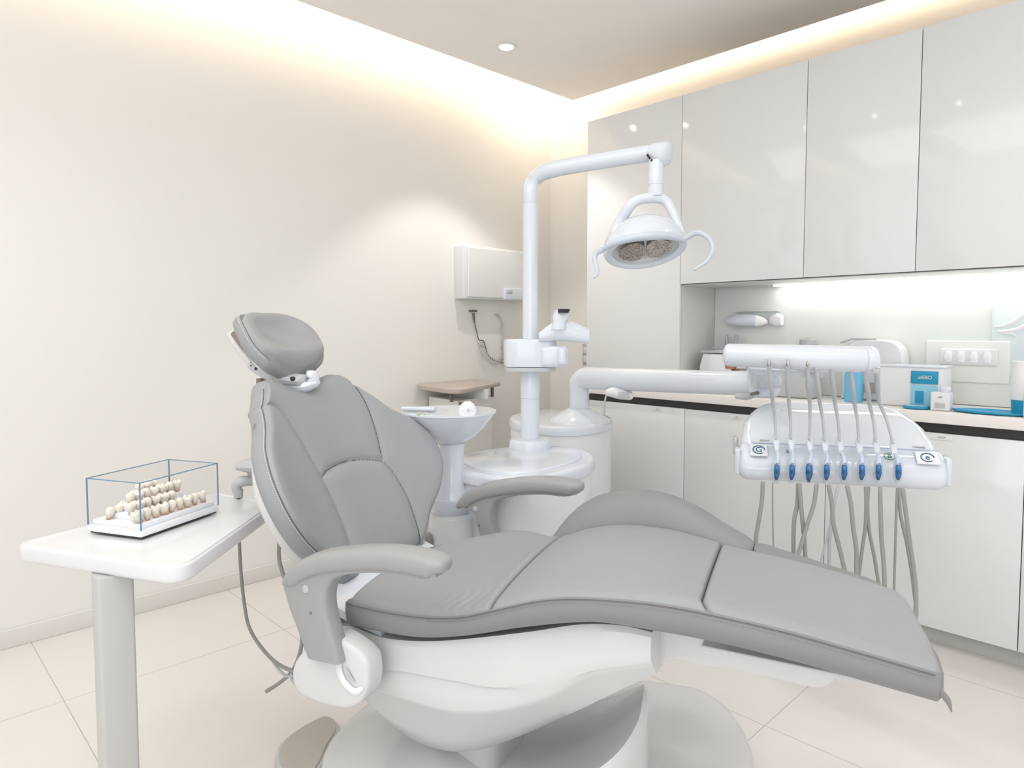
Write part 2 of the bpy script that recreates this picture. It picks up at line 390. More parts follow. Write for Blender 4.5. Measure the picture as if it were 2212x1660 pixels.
def panel(name,c0,c1,nu,nv,vf,crown,mat_='leather',extra=None,rn=.03,rs=.011,rf=.03):
    grid=[]
    for i in range(nu+1):
        row=[]
        for j in range(nv+1):
            b=-1+2*j/nv; s=i/nu; s=.5-.5*math.cos(PI*s) if nu<30 else s
            u0,u1=c0(b),c1(b); u=u0+(u1-u0)*s
            vn=sm(VN,u); vv=vf(u); v=vn+(vv-vn)*(b+1)/2
            z=sm(ZS,u)+(sm(ZF,u)-sm(ZS,u))*(b+1)/2+crown(u)*max(0,1-b*b)**.7
            dn=v-vn; df=vv-v; ds=min(u-u0,u1-u)
            def ro(d,r_,h): 
                k=max(0,1-d/r_); return h*(1-math.sqrt(max(0,1-k*k)))
            z-=ro(dn,rn,.016)+ro(df,rf,.010)+ro(ds,rs,.010)
            if extra: z+=extra(u,v,b)
            row.append(Vector((u,v,z)))
        grid.append(row)
    v,f=slab(grid,Vector((0,0,-1)),[(.012,.0)],True)
    return mk(name,v,f,mat_,chair,True,60)
vfar=lambda u: sm(VF,u)
def wrinkle(u,v,b):
    k=math.exp(-((u-.17)/.07)**2)*math.exp(-((v+.25)/.045)**2)
    d=math.exp(-((u+.0)/.12)**2-((v+.02)/.14)**2)
    return k*.0016*math.sin(u*230+3*math.sin(v*60))-.012*d
panel('seat_cushion',lambda b:-.125 if b<.2 else -.125+.06*(b-.2),lambda b:.253,70,60,vfar,lambda u:.022,extra=wrinkle)
panel('thigh_cushion',lambda b:.2545,lambda b:interp([-1,-.93,-.8,.4,1],[.705,.692,.678,.667,.660],b),70,60,vfar,lambda u:.016)
panel('leg_cushion',lambda b:interp([-1,-.93,-.8,.4,1],[.7065,.6935,.6795,.6685,.6615],b),uend,70,60,vfar,lambda u:.012)
# side band under the panels
rings=[]
us=[-.142,-.137,-.125]+[-.11+1.165*i/60*.998 for i in range(61)]
def clampu(u,b): return min(u,uend(b)+.004)
for k,u in enumerate(us):
    vn=sm(VN,u); vv=sm(VF,u)
    if u<.2: vfo=vv+.03
    else: vfo=vv+.03
    sh=.03 if k==0 else (.012 if k==1 else 0)
    zs,zf,zb=sm(ZS,u),sm(ZF,u),sm(ZB,u)
    un=clampu(u,-1); uf=clampu(u,1)
    e=0
    P=[(un,vn+.004+sh,zs-.004-sh*.4),(un,vn-.004+sh,zs-.010),(un,vn-.006+sh,zs-.03),(un,vn-.002+sh,zb+.012),(un,vn+.010+sh,zb+.002+sh*.3),(un,vn+.03,zb+.001),
       (clampu(u,-.4),vn+(vfo-vn)*.3,zb),(clampu(u,.3),vn+(vfo-vn)*.7,zb),(uf,vfo-.03,zb+.002),(uf,vfo-.006,zb+.02),(uf,vfo-.002,zf-.03),(uf,vfo-.010-sh,zf-.014),(uf,vv-.004,zf-.016),
       (clampu(u,.3),vn+(vv-vn)*.65,min(zs,zf)-.014),(clampu(u,-.4),vn+(vv-vn)*.3,zs-.012)]
    rings.append([Vector(p) for p in P])
# rounded foot end
last=rings[-1]; c=sum(last,Vector())/len(last)
rings.append([p+(c-p)*.10+Vector((.010,0,0)) for p in last]); rings.append([p+(c-p)*.28+Vector((.014,0,0)) for p in last])
v,f=loft(rings,True); mk('side_band',v,f,'leather_shade',chair,True,50)
# dark line painting the seam's shade + stitching along the near edge
seamN=[Vector((u,sm(VN,u)-.0035,sm(ZS,u)-.0055)) for u in [-.125+1.172*i/80 for i in range(81)]]
G().add(*tube(seamN,.0010,6)).mk('seam_shade_line','seam',chair,True)
stitches([p+Vector((0,-.0035,-.006)) for p in seamN if p.x>.1],.0052,.003,.0006).mk('stitching','stitchd',chair,True)
# far bolster
def bol(u):
    vin=sm([(.20,.10),(.254,.09),(.336,.096),(.418,.108),(.537,.094),(.661,.057),(.723,.045),(.85,.045),(.98,.05)],u)
    vcr=sm([(.20,.145),(.266,.17),(.332,.178),(.50,.180),(.60,.155),(.66,.125),(.73,.095),(.83,.085),(.98,.080)],u)
    zcr=sm([(.20,.672),(.222,.712),(.245,.748),(.27,.776),(.318,.808),(.369,.827),(.43,.837),(.50,.836),(.573,.821),(.651,.794),(.73,.772),(.83,.753),(.964,.726),(.99,.718)],u)
    return vin,vcr,zcr
def bolster(name,u0,u1,n):
    rings=[]
    for i in range(n+1):
        u=u0+(u1-u0)*i/n; vin,vcr,zcr=bol(u); zf=sm(ZF,u); w=max(.02,vcr-vin)
        e=min(1,(i+.0)/3) ; e2=min(1,(n-i)/3)
        sq=.0 if name=='x' else (.75+.25*min(1,math.sqrt(min(i,n-i)/3)))
        P=[(vin-.004,zf-.022),(vin-.002,zf-.008),(vin+w*.10,zf-.002+(zcr-zf)*.22),(vin+w*.28,zf+(zcr-zf)*.60),(vin+w*.6,zf+(zcr-zf)*.93),(vcr,zcr),(vcr+.018,zcr-.006),(vcr+.032,zcr-.026),(vcr+.034,zcr-.055),(vcr+.026,zcr-.085),(vcr,zcr-.095),(vin+w*.4,zf-.05)]
        c=Vector((u,sum(p[0] for p in P)/12,sum(p[1] for p in P)/12))
        rings.append([c+(Vector((u,a,b))-c)*sq for a,b in P])
    v,f=loft(rings,True); return mk(name,v,f,'leather_shade',chair,True,60)
bolster('side_bolster',.205,.727,64); bolster('leg_bolster',.729,.985,30)
# strap tab at the foot
G().add(*tube(cr([(1.05,-.245,.672),(1.065,-.243,.655),(1.072,-.24,.635)],5),[.006,.005,.001],8,flat=(0,1,0),fl=.4)).mk('strap_tab','leather_shade',chair,True)

# ---- backrest
U0,Z0,AB=-.264,.639,R(60)
BU=Vector((-math.cos(AB),0,math.sin(AB))); BN=Vector((math.sin(AB),0,math.cos(AB)))
def bp(v,q,d): return Vector((U0,0,Z0))+BU*q+BN*d+Vector((0,v,0))
WB=[(-.06,.175),(0,.215),(.03,.240),(.08,.292),(.14,.328),(.20,.341),(.26,.335),(.333,.302),(.39,.255),(.456,.215),(.50,.185),(.53,.165),(.56,.15)]
def qtop(a): 
    a=abs(a); return interp([0,.2,.4,.6,.75,.88,1],[.508,.512,.524,.540,.546,.540,.517],a)
near_s=[(-.245,.452),(-.19,.461),(-.16,.45),(-.138,.415),(-.117,.352),(-.105,.29),(-.097,.235),(-.092,.156),(-.094,.09),(-.102,.03),(-.105,-.06)]
far_s=[(.172,.500),(.184,.459),(.186,.396),(.175,.312),(.155,.228)]
lum_s=[(-.097,.235),(-.06,.252),(-.01,.262),(.05,.263),(.10,.253),(.14,.238),(.155,.228),(.17,.195),(.178,.15),(.18,.076),(.165,-.025),(.15,-.045),(.13,-.055)]
def smooth2(l,n=5): return [(p.x,p.y) for p in cr([(a,b,0) for a,b in l],n)]
near_l,far_l,lum_l=smooth2(near_s),smooth2(far_s),smooth2(lum_s)
lum_poly=lum_l+[(-.105,-.06),(-.092,.09)]
def dB(v,q):
    d=.95*v*v-.01
    g1=min(pl_dist((v,q),near_l),pl_dist((v,q),far_l),pl_dist((v,q),lum_l))
    d-=.0055*math.exp(-(g1/.0045)**2)
    if inside((v,q),lum_poly): d+=.014*min(1,g1/.05)*(2-min(1,g1/.05))
    else: d+=.008*min(1,g1/.05)*(2-min(1,g1/.05))*interp([.42,.52],[1,.55],q)
    return d
NA,NQ=110,120; grid=[]
for i in range(NQ+1):
    t=i/NQ; row=[]
    for j in range(NA+1):
        a=-1+2*j/NA; a=math.sin(a*PI/2)*.25+a*.75
        qb=-.055+.01*a*a; q=qb+(qtop(a)-qb)*t
        qq=-.055+.575*t+.04*t*t
        v=a*sm(WB,min(q,.56) if abs(a)>.5 else (-.055+(.53+.055)*t))
        v=a*sm(WB,-.055+.585*t)
        ka=max(0,1-(1-abs(a))*.33/.045); kt=max(0,1-min(t,1-t)*.46/.04); k=min(1,math.sqrt(ka*ka+kt*kt))
        row.append(bp(v,q,dB(v,q)-.016*(1-math.sqrt(max(0,1-k*k)))))
    grid.append(row)
v,f=slab(grid,-BN,[(.006,.003),(.018,.009),(.035,.012),(.052,.010),(.062,.002),(.066,-.015)])
mk('backrest_cushion',v,f,'leather',chair,True,60)
back_edge=[grid[i][0] for i in range(2,NQ+1)]
ed=[p-BN*.004+Vector((0,-.003,0)) for p in back_edge]
G().add(*tube(ed,.0013,6)).mk('seam_shade_line','seam',chair,True)
stitches([p-BN*.007+Vector((0,-.006,0)) for p in back_edge[:-3]],.0062,.0036,.0009).mk('stitching','stitch',chair,True)
def on_back(l,lift=.0005):
    out=[]
    for v_,q_ in l: out.append(bp(v_,q_,dB(v_,q_)+lift))
    return out
g=G()
for l in (lum_l[:-6],far_l[2:-1]): g.add(*tube(on_back(l,.0012),.0013,6))
g.mk('panel_seam','seam',chair,True)
# white back shell
grid=[]
for i in range(41):
    t=i/40; row=[]
    for j in range(41):
        a=-1+2*j/40; q=-.10+(qtop(a)-.02+.10)*t; w=sm([(-.10,.15)]+WB,-.10+.60*t)*.985-.004
        v=a*w; row.append(bp(v*(1-.16*max(0,(t-.55)/.45)),q,.95*v*v-.01-.062))
    grid.append(row)
v,f=slab(grid,-BN,[(.01,.006),(.03,.006),(.05,-.012),(.07,-.05),(.082,-.11)])
mk('backrest_shell',v,f,'shell',chair,True,60)
# back bracket joining seat
v,f=loft([[Vector((U0,0,Z0))+BU*q+BN*d+Vector((0,s*w,0)) for s,d in ((-1,-.08),(-1,-.12),(-.6,-.15),(.6,-.15),(1,-.12),(1,-.08))] for q,w in ((.12,.12),(0,.14),(-.08,.17),(-.14,.19),(-.2,.17))])
mk('backrest_bracket',v,f,'shell',chair,True,40)
# ---- headrest
UH=Vector((-.605,.006,1.198)); AH=R(50); HU=Vector((-math.cos(AH),0,math.sin(AH))); HN=Vector((math.sin(AH),0,math.cos(AH)))
def hp(v,q,d): return UH+HU*q+HN*d+Vector((0,v,0))
grid=[]
for i in range(61):
    t=-1+2*i/60; row=[]
    for j in range(71):
        a=-1+2*j/70
        x=a*math.sqrt(max(0,1-.42*t*t)); y=t*math.sqrt(max(0,1-.42*a*a))      # squircle
        w=.136-.008*y; v=x*w-.010; q=.030+y*.118-.010*(1-abs(x))**1*max(0,y)
        r2=(abs(a)**5+abs(t)**5)**.2; k=min(1,max(0,(r2-.66)/.34))
        d=.020+(.034 if x<0 else .026)*(abs(x)**2.2)*(1+.1*max(0,y))-.022*math.exp(-((y-.35)/.5)**2)*(1-x*x) +.018*math.exp(-((y+.62)/.3)**2)*(1-abs(x)**3)-.030*(1-math.sqrt(max(0,1-k*k)))
        row.append(hp(v,q,d))
    grid.append(row)
v,f=slab(grid,-HN,[(.006,.004),(.02,.008),(.036,.006),(.048,-.004),(.054,-.02)])
mk('headrest_cushion',v,f,'leather',chair,True,70)
hedge=[grid[i][0]-HN*.003+Vector((0,-.003,0)) for i in range(4,61)]
stitches([p-HN*.004+Vector((0,-.003,0)) for p in hedge],.0058,.0034,.0008).mk('stitching','stitch',chair,True)
G().add(*tube([grid[i][0]-HN*.001+Vector((0,-.0015,0)) for i in range(0,61)]+[grid[60][j]-HN*.001 for j in range(1,8)],.0009,6)).mk('seam_shade_line','seam',chair,True)
v,f=loft([[hp(s*w,q,d) for s,d in ((-1,-.03),(-.95,-.05),(-.6,-.066),(.6,-.066),(.95,-.05),(1,-.03))] for q,w in ((-.085,.06),(-.075,.09),(-.03,.115),(.05,.12),(.095,.10),(.105,.05))])
mk('headrest_shell',v,f,'shell',chair,True,50)
# headrest brackets: rear lever arm, axle, neck plate
def C(px,py,v): # photo point on a chair plane y=v -> local
    d=ray(px,py); o=Vector((0,0,HC)); a=CW.to_3x3().inverted()@d; b=CW.inverted()@o
    t=(v-b.y)/a.y; return b+a*t
g=G().add(*tube(cr([C(503,722,-.03),C(520,752,-.03),C(540,778,-.03),C(552,795,-.03)],5),[.017,.016,.014,.014],10,flat=(0,1,0),fl=1.3)); g.mk('lever_arm','shell',chair,True)
g=G().add(*tube([C(512,722,-.03),C(530,745,-.035),C(540,762,-.035)],[.014,.012,.006],8,flat=(0,1,0),fl=1.6)); g.mk('lever_pad','brown',chair,True)
g=G().add(*tube(cr([C(548,788,-.04),C(580,806,-.03),C(620,818,-.02),C(655,822,-.01)],5),[.014,.019,.020,.018],12,flat=(0,1,0),fl=2.0)); g.mk('headrest_bracket','armlt',chair,True)
g=G().add(*tube(cr([C(596,826,-.02),C(630,834,-.01),C(660,836,.0),C(684,830,.02)],4),[.010,.016,.018,.010],12,flat=(0,1,0),fl=1.8)); g.mk('neck_plate','white',chair,True)
g=G().add(*tube(cr([C(664,808,.0),C(673,811,.01),C(677,820,.015),C(682,832,.02)],4),[.010,.014,.015,.012],12,flat=(0,1,0),fl=1.5)); g.mk('neck_lug','white',chair,True)
for px,py,r_ in ((651,817,.0065),(566,797,.0065),(556,790,.003),(578,808,.003)):
    p=C(px,py,-.04 if px<600 else -.035); p.y-=.016 if px<600 else .030
    G().add(*lathe([(r_,0),(r_,.008),(r_*.6,.010)],p,16,(0,-1,0))).mk('axle_bolt','black' if px!=551 else 'tag',chair,True)
g=G().add(*rbox(C(566,824,-.03),(.02,.03,.018),.003)); g.mk('slot_cover','brown',chair,True)
# orange tag behind the back edge
G().add(*rbox(C(556,948,-.25)+Vector((-.012,0,0)),(.008,.01,.02),.002)).mk('warning_tag','orange',chair,True)
G().add(*rbox(C(556,925,-.25)+Vector((-.014,0,0)),(.008,.010,.022),.003)).mk('release_lever','arm',chair,True)

# ---- armrests
def armrest(s):
    vc=.375*s
    padtop=cr([(-.236,0,.672),(-.222,0,.695),(-.19,0,.726),(-.13,0,.757),(-.06,0,.776),(.02,0,.792),(.10,0,.800),(.17,0,.798),(.20,0,.790)],6)
    top=[Vector((p.x,0,p.z)) for p in padtop]
    n=len(top); rings=[]
    for i,p in enumerate(top):
        t=i/(n-1); th=interp([0,.15,.4,.8,.93,1],[.018,.045,.050,.050,.046,.028],t); w=interp([0,.1,.3,.9,1],[.020,.030,.036,.036,.026],t)
        d=(top[min(i+1,n-1)]-top[max(i-1,0)]).normalized(); nn=Vector((-d.z,0,d.x))
        if nn.z<0: nn=-nn
        ring=[]
        for k in range(20):
            a=2*PI*k/20; ca,sa=math.cos(a),math.sin(a)
            y=w*(abs(ca)**.65)*(1 if ca>0 else -1); zz=(abs(sa)**.75)*(1 if sa>0 else -1)
            ring.append(p-nn*(th/2)+nn*(th/2*zz)+Vector((0,vc+y,0)))
        rings.append(ring)
    e=rings[-1]; c=sum(e,Vector())/20; rings.append([q+(c-q)*.35+Vector((.006,0,-.003)) for q in e])
    b=rings[0]; c=sum(b,Vector())/20; rings.insert(0,[q+(c-q)*.4+Vector((-.004,0,-.004)) for q in b])
    v,f=loft(rings); pad=mk('armrest_pad',v,f,'arm',fr_[s],True,60)
def arm_frame(s):
    vc=.375*s
    prs=[((-.160,.515),(-.064,.520)),((-.172,.54),(-.071,.545)),((-.188,.572),(-.088,.59)),((-.207,.607),(-.100,.632)),((-.222,.642),(-.100,.668)),((-.232,.676),(-.086,.698)),((-.205,.700),(-.058,.717)),((-.145,.728),(-.012,.731)),((-.065,.752),(.035,.740)),((.05,.768),(.09,.746)),((.14,.776),(.15,.747)),((.186,.776),(.188,.757))]
    if s>0: prs=[((b[0]-(b[0]-a[0])*.5,a[1]*.5+b[1]*.5),b) if k<5 else ((b[0]-(b[0]-a[0])*.8,a[1]),b) if k==5 else (a,b) for k,(a,b) in enumerate(prs)]
    O=cr([(a[0],vc,a[1]) for a,b in prs],4); I=cr([(b[0],vc,b[1]) for a,b in prs],4); rings=[]
    for a,b in zip(O,I):
        c=(a+b)/2; h=(a-b)/2; ring=[]
        for k in range(24):
            t=2*PI*k/24; ct,st_=math.cos(t),math.sin(t)
            ring.append(c+h*((abs(ct)**.35)*(1 if ct>0 else -1))+Vector((0,.024*(abs(st_)**.35)*(1 if st_>0 else -1),0)))
        rings.append(ring)
    v,f=loft(rings)
    o=mk('armrest',v,f,'arm',chair,True,50); return o
fr_={}
for s in (-1,1):
    fr_[s]=arm_frame(s); armrest(s)
    for (u_,z_,r_,m_) in ((-.155,.674,.009,'tag'),(-.141,.622,.003,'gap')):
        G().add(*lathe([(r_,0),(r_,.002),(r_*.5,.0035)],(u_,.375*s-.0235,z_),16,(0,-1,0))).mk('screw',m_,fr_[s],True)
# joint cover at the armrest foot (both sides) with crescent slot
for s in (-1,1):
    P=cr([(-.185,.517,0),(-.225,.47,0),(-.225,.425,0),(-.195,.402,0),(-.12,.400,0),(-.065,.408,0),(-.028,.432,0),(-.008,.465,0),(-.004,.50,0),(-.012,.535,0),(-.05,.556,0),(-.10,.566,0),(-.12,.54,0),(-.14,.518,0)],4,True)
    v,f=prism(P,-.03,.03,.012); v=[Vector((p.x,s*.345+p.z,p.y)) for p in v]
    jc=mk('pivot_cover',v,f,'shell',chair,True,50)
    G().add(*tube(cr([(-.075,s*.345-.0315,.535),(-.082,s*.345-.033,.505),(-.07,s*.345-.033,.475),(-.04,s*.345-.033,.458),(-.018,s*.345-.0315,.47)],5),[.006,.009,.010,.009,.005],10,flat=(0,1,0),fl=.5)).mk('pivot_ring','whitem',chair,True)
    G().add(*tube(cr([(-.062,s*.345-.034,.508),(-.050,s*.345-.0345,.490),(-.036,s*.345-.034,.480)],4),[.0015,.005,.0015],8,flat=(0,1,0),fl=.5)).mk('slot','tag',chair,True)

# ---- lower shell (boat shaped)
st=[(-.275,.47,.415,.10,.06),(-.262,.485,.385,.20,.12),(-.23,.50,.345,.262,.155),(-.15,.54,.275,.275,.165),(-.05,.535,.228,.278,.165),(.04,.545,.215,.278,.16),(.13,.565,.238,.278,.16),(.22,.59,.288,.275,.16),(.338,.625,.372,.268,.165),(.447,.660,.455,.262,.18),(.53,.672,.522,.258,.19),(.585,.668,.565,.252,.20)]
def stn(u,k): return sm([(a[0],a[k]) for a in st],u)
rings=[]
for i in range(60):
    u=-.275+.86*i/59; zt,zb,wt,wb=[stn(u,k) for k in (1,2,3,4)]
    h=zt-zb; crz=max(zb+.012,min(zt-.03,sm([(-.275,.425),(-.2,.412),(-.12,.405),(.015,.398),(.142,.402),(.26,.432),(.37,.486),(.46,.553),(.585,.600)],u)))
    c1=sm([(-.275,.47),(-.1,.462),(.04,.472),(.16,.482),(.25,.488),(.33,.51),(.46,.58),(.585,.62)],u); c1=max(crz+.012,min(zt-.015,c1)); stp=.007*max(0,min(1,(u+.12)/.06))*max(0,min(1,(.36-u)/.12))
    prof=[(wt-.004,zt),(wt+.003,zt-(zt-c1)*.15),(wt+.006,c1+.010),(wt+.005,c1+.003),(wt+.004-stp,c1-.004),(wt+.001-stp*.6,(c1+crz)/2),(wt-.004,crz+.010),(wt-.007,crz+.002),(wt-.014,crz-.005),(wb+(wt-wb)*.45,zb+(crz-zb)*.42),(wb+.012,zb+(crz-zb)*.10),(wb-.015,zb+.003),(0,zb)]
    ring=[Vector((u,-y,z)) for y,z in prof]+[Vector((u,y,z)) for y,z in prof[-2::-1]]+[Vector((u,wt*.5,zt-.01)),Vector((u,-wt*.5,zt-.01))]
    rings.append(ring)
v,f=loft(rings); mk('seat_shell',v,f,'shell',chair,True,28)
# raised styling line
cl=[Vector((u,-(stn(u,3)+.004),z)) for u,z in ((-.03,.462),(.05,.470),(.13,.470),(.2,.462),(.28,.452),(.33,.447))]
# bracket with blue-grey insert, leg rest under-frame
G().add(*rbox((.545,-.235,.640),(.058,.04,.046),.008)).mk('shell_cap','tag',chair,True)
rings=[]
for k in range(41):
    u=.50+.40*k/40; zb_=sm([(.50,.590),(.54,.572),(.575,.566),(.595,.580),(.615,.590),(.69,.590),(.72,.596),(.86,.594),(.885,.600),(.90,.615)],u); zt_=.652 if u>.7 else .668
    v0,v1=-.182,.09
    rings.append([Vector((u,y,z)) for y,z in ((v0,zt_),(v0,zb_+.006),(v0+.002,zb_+.002),(v0+.006,zb_),(v1-.006,zb_),(v1-.002,zb_+.002),(v1,zb_+.006),(v1,zt_))])
v,f=loft(rings); mk('leg_rest_frame',v,f,'shell',chair,True,30)
G().add(*rbox((.84,-.085,.640),(.34,.25,.010),.003)).mk('leg_rest_plate','shell',chair,True)
# connector plate between seat shell and back (white curved sheet seen under the armrest)
v,f=loft([[Vector((u,y,z)) for y,z in ((-.27,z0),(-.27,z0-.02),(.2,z0-.02),(.2,z0))] for u,z0 in ((-.30,.60),(-.25,.60),(-.20,.585),(-.15,.57),(-.05,.555))])
mk('hinge_cover',v,f,'white',chair,True,40)
# ---- pedestal and base
v,f=prism(rrect(-.05,-.07,.14,.13,.04),.08,.26,.01); mk('lift_column',v,f,'shell',chair,True,40)
G().add(*lathe([(.02,0),(.06,.004),(.075,.02),(.08,.05)],(.02,-.05,.185),28)).mk('column_boss','shell',chair,True)
grid=[]
for i in range(61):
    row=[]
    for j in range(41):
        b=j/40; v_=-.40+.70*b
        ue=sm([(-.40,.22),(-.30,.375),(-.22,.455),(-.15,.493),(-.07,.508),(0,.499),(.1,.472),(.2,.445),(.3,.40)],v_); ze=sm([(-.40,.20),(-.30,.285),(-.22,.33),(-.15,.352),(-.07,.378),(0,.399),(.1,.368),(.2,.315),(.3,.25)],v_)
        us_=sm([(-.40,-.10),(-.30,-.19),(-.19,-.300),(-.10,-.345),(.04,-.370),(.3,-.37)],v_)
        t=i/60; u=us_+(ue-us_)*t
        z=.115+.035*min(1,t/.25)-.05*max(0,min(1,(t-.25)/.3))+(ze-.10)*max(0,(t-.5)/.5)**1.8+.055*math.exp(-((u-.0)/.17)**2-((v_+.02)/.17)**2)
        row.append(Vector((u,v_,z)))
    grid.append(row)
v,f=slab(grid,Vector((0,0,-1)),[(.008,.008),(.03,.012),(.06,.012)],False)
# drop the skirt to the floor
v=[Vector((p.x,p.y,p.z)) for p in v]
n_=len(v)-0; k_=(61*2+41*2-4)
sk=[Vector((p.x,p.y,.006)) for p in v[-k_:]]; s0=len(v); pr=list(range(s0-k_,s0)); v+=sk
for i in range(k_): f.append((pr[i],pr[(i+1)%k_],s0+(i+1)%k_,s0+i))
mk('base_cover',v,f,'shell',chair,True,50)
lobe=cr([(.02,.05,0),(.10,-.16,0),(.28,-.23,0),(.45,-.20,0),(.60,-.06,0),(.69,.12,0),(.712,.30,0),(.68,.43,0),(.61,.55,0),(.52,.615,0),(.42,.61,0),(.30,.57,0),(.14,.44,0),(.04,.25,0)],5,True)
v,f=prism(lobe,.005,.125,.035,.002,6); mk('base_plate',v,f,'shell',chair,True,50)

# ================================================================== foot control
pc=Vector((-1.84,.93,0))
t=thing('foot_control','grey foot control pad with pale rim lying left of the chair base','foot pedal',pc)
pp=[onz(a,b,.03) for a,b in ((597,1650),(598,1615),(615,1592),(648,1568),(690,1546),(712,1544),(728,1556),(735,1575),(715,1610),(690,1660),(640,1700))]
pp=cr([(p.x,p.y,0) for p in pp],4,True)
v,f=prism(pp,.002,.026,.010,.002); mk('rim',v,f,'armlt',t)
v,f=prism(off([Vector(p) for p in pp],.012),.024,.031,.004,.001); mk('pedal_plate',v,f,'pedal',t)

# ================================================================== side table + display case
ZT=.75
t=thing('side_table','white rounded side table on a grey square post, holding the tooth display','table',(-2.0,.44,0))
A=onz(100,1158,ZT); B=onz(35,1180,ZT); Cc=onz(340,1208,ZT); D=onz(583,1095,ZT); E_=onz(470,1068,ZT)
def corner(a,b,c,r,n=6):
    u=(a-b).normalized(); w=(c-b).normalized(); P0=b+u*r; P2=b+w*r
    return [(P0*(1-s)**2+b*2*s*(1-s)+P2*s*s) for s in [k/n for k in range(n+1)]]
# straight-sided quadrilateral
q0=onz(28,1176,ZT); q1=onz(392,1230,ZT); q2=onz(594,1088,ZT); q3=onz(470,1064,ZT)
Q=[q0,q1,q2,q3]; poly=[]
for i,r_ in enumerate((.035,.07,.03,.03)): poly+=corner(Q[i-1],Q[i],Q[(i+1)%4],r_)
poly=[Vector((p.x,p.y,0)) for p in poly]
v,f=prism(poly,ZT-.042,ZT-.002,.005,.012); top=mk('tabletop',v,f,'table',t)
P=off(poly,.0); inn=off(poly,.016); rings=[[p+Vector((0,0,ZT-.004)) for p in off(poly,.004)],[p+Vector((0,0,ZT+.001)) for p in off(poly,.006)],[p+Vector((0,0,ZT+.001)) for p in off(poly,.010)],[p+Vector((0,0,ZT-.002)) for p in off(poly,.014)]]
v,f=loft(rings,False); mk('raised_rim',v,f,'table',t)
pt=onz(243,1240,ZT-.05)
PX=onz(243,1237,ZT-.042)
v,f=prism([Vector((p.x+PX.x,p.y+PX.y,0)) for p in rrect(-.030,-.036,.030,.036,.007,3)],.01,ZT-.041,.001); mk('post',v,f,'post',t)
v,f=prism([Vector((p.x+PX.x-.08,p.y+PX.y+.03,0)) for p in rrect(-.2,-.14,.2,.14,.04,4)],.0,.016,.004,.001); mk('foot_plate',v,f,'post',t)

b0=onz(305,1165,ZT+.003); b1=onz(473,1106,ZT+.003); b2=onz(190,1150,ZT+.003)
ex=(b1-b0); LX=ex.length; ex.normalize(); ey=Vector((-ex.y,ex.x,0)); LY=(b2-b0).dot(ey)
ey=ey; LY=abs(LY)
box=thing('display_case','clear acrylic box with bluish edges on a white base holding tooth models','display case',b0+ex*LX/2+ey*LY/2)
def bx(a,b,z): return b0+ex*a+ey*b+Vector((0,0,z))
def obox(a0,a1,c0,c1,z0,z1,r=.001): 
    mm=basis(ex,ey,Vector((0,0,1)),Vector())
    return rbox(bx((a0+a1)/2,(c0+c1)/2,(z0+z1)/2),(abs(a1-a0),abs(c1-c0),abs(z1-z0)),r,2,mm.to_3x3())
G().add(*obox(.004,LX-.004,.004,LY-.004,-.002,.003,.001)).mk('shadow_gap','dark',box)
G().add(*obox(0,LX,0,LY,.003,.019,.0015)).mk('base','plinthw',box)
G().add(*obox(.008,LX-.008,.008,LY-.008,.019,.031,.002)).mk('stand','plinthw',box)
HB=.134; th=.0028
for nm,a in (('front_pane',(0,LX,0,th)),('rear_pane',(0,LX,LY-th,LY)),('end_pane',(0,th,th,LY-th)),('end_pane',(LX-th,LX,th,LY-th))):
    G().add(*obox(*a,.019,HB,.0)).mk(nm,'acrylic',box)
G().add(*obox(0,LX,0,LY,HB,HB+.0004,0)).mk('top_pane','acrylic',box)
g=G()
for a,c in ((0,0),(LX,0),(0,LY),(LX,LY)):
    sa=1 if a==0 else -1; sc=1 if c==0 else -1
    g.add(*obox(a-sa*.0003,a+sa*.0024,c-sc*.0003,c+sc*.0024,.019,HB,0))
for c in (0,LY): sc=1 if c==0 else -1; g.add(*obox(0,LX,c-sc*.0004,c+sc*.0022,HB-.0016,HB+.0006,0))
for a in (0,LX): sa=1 if a==0 else -1; g.add(*obox(a-sa*.0004,a+sa*.0022,0,LY,HB-.0016,HB+.0006,0))
g.mk('edge','edge',box)
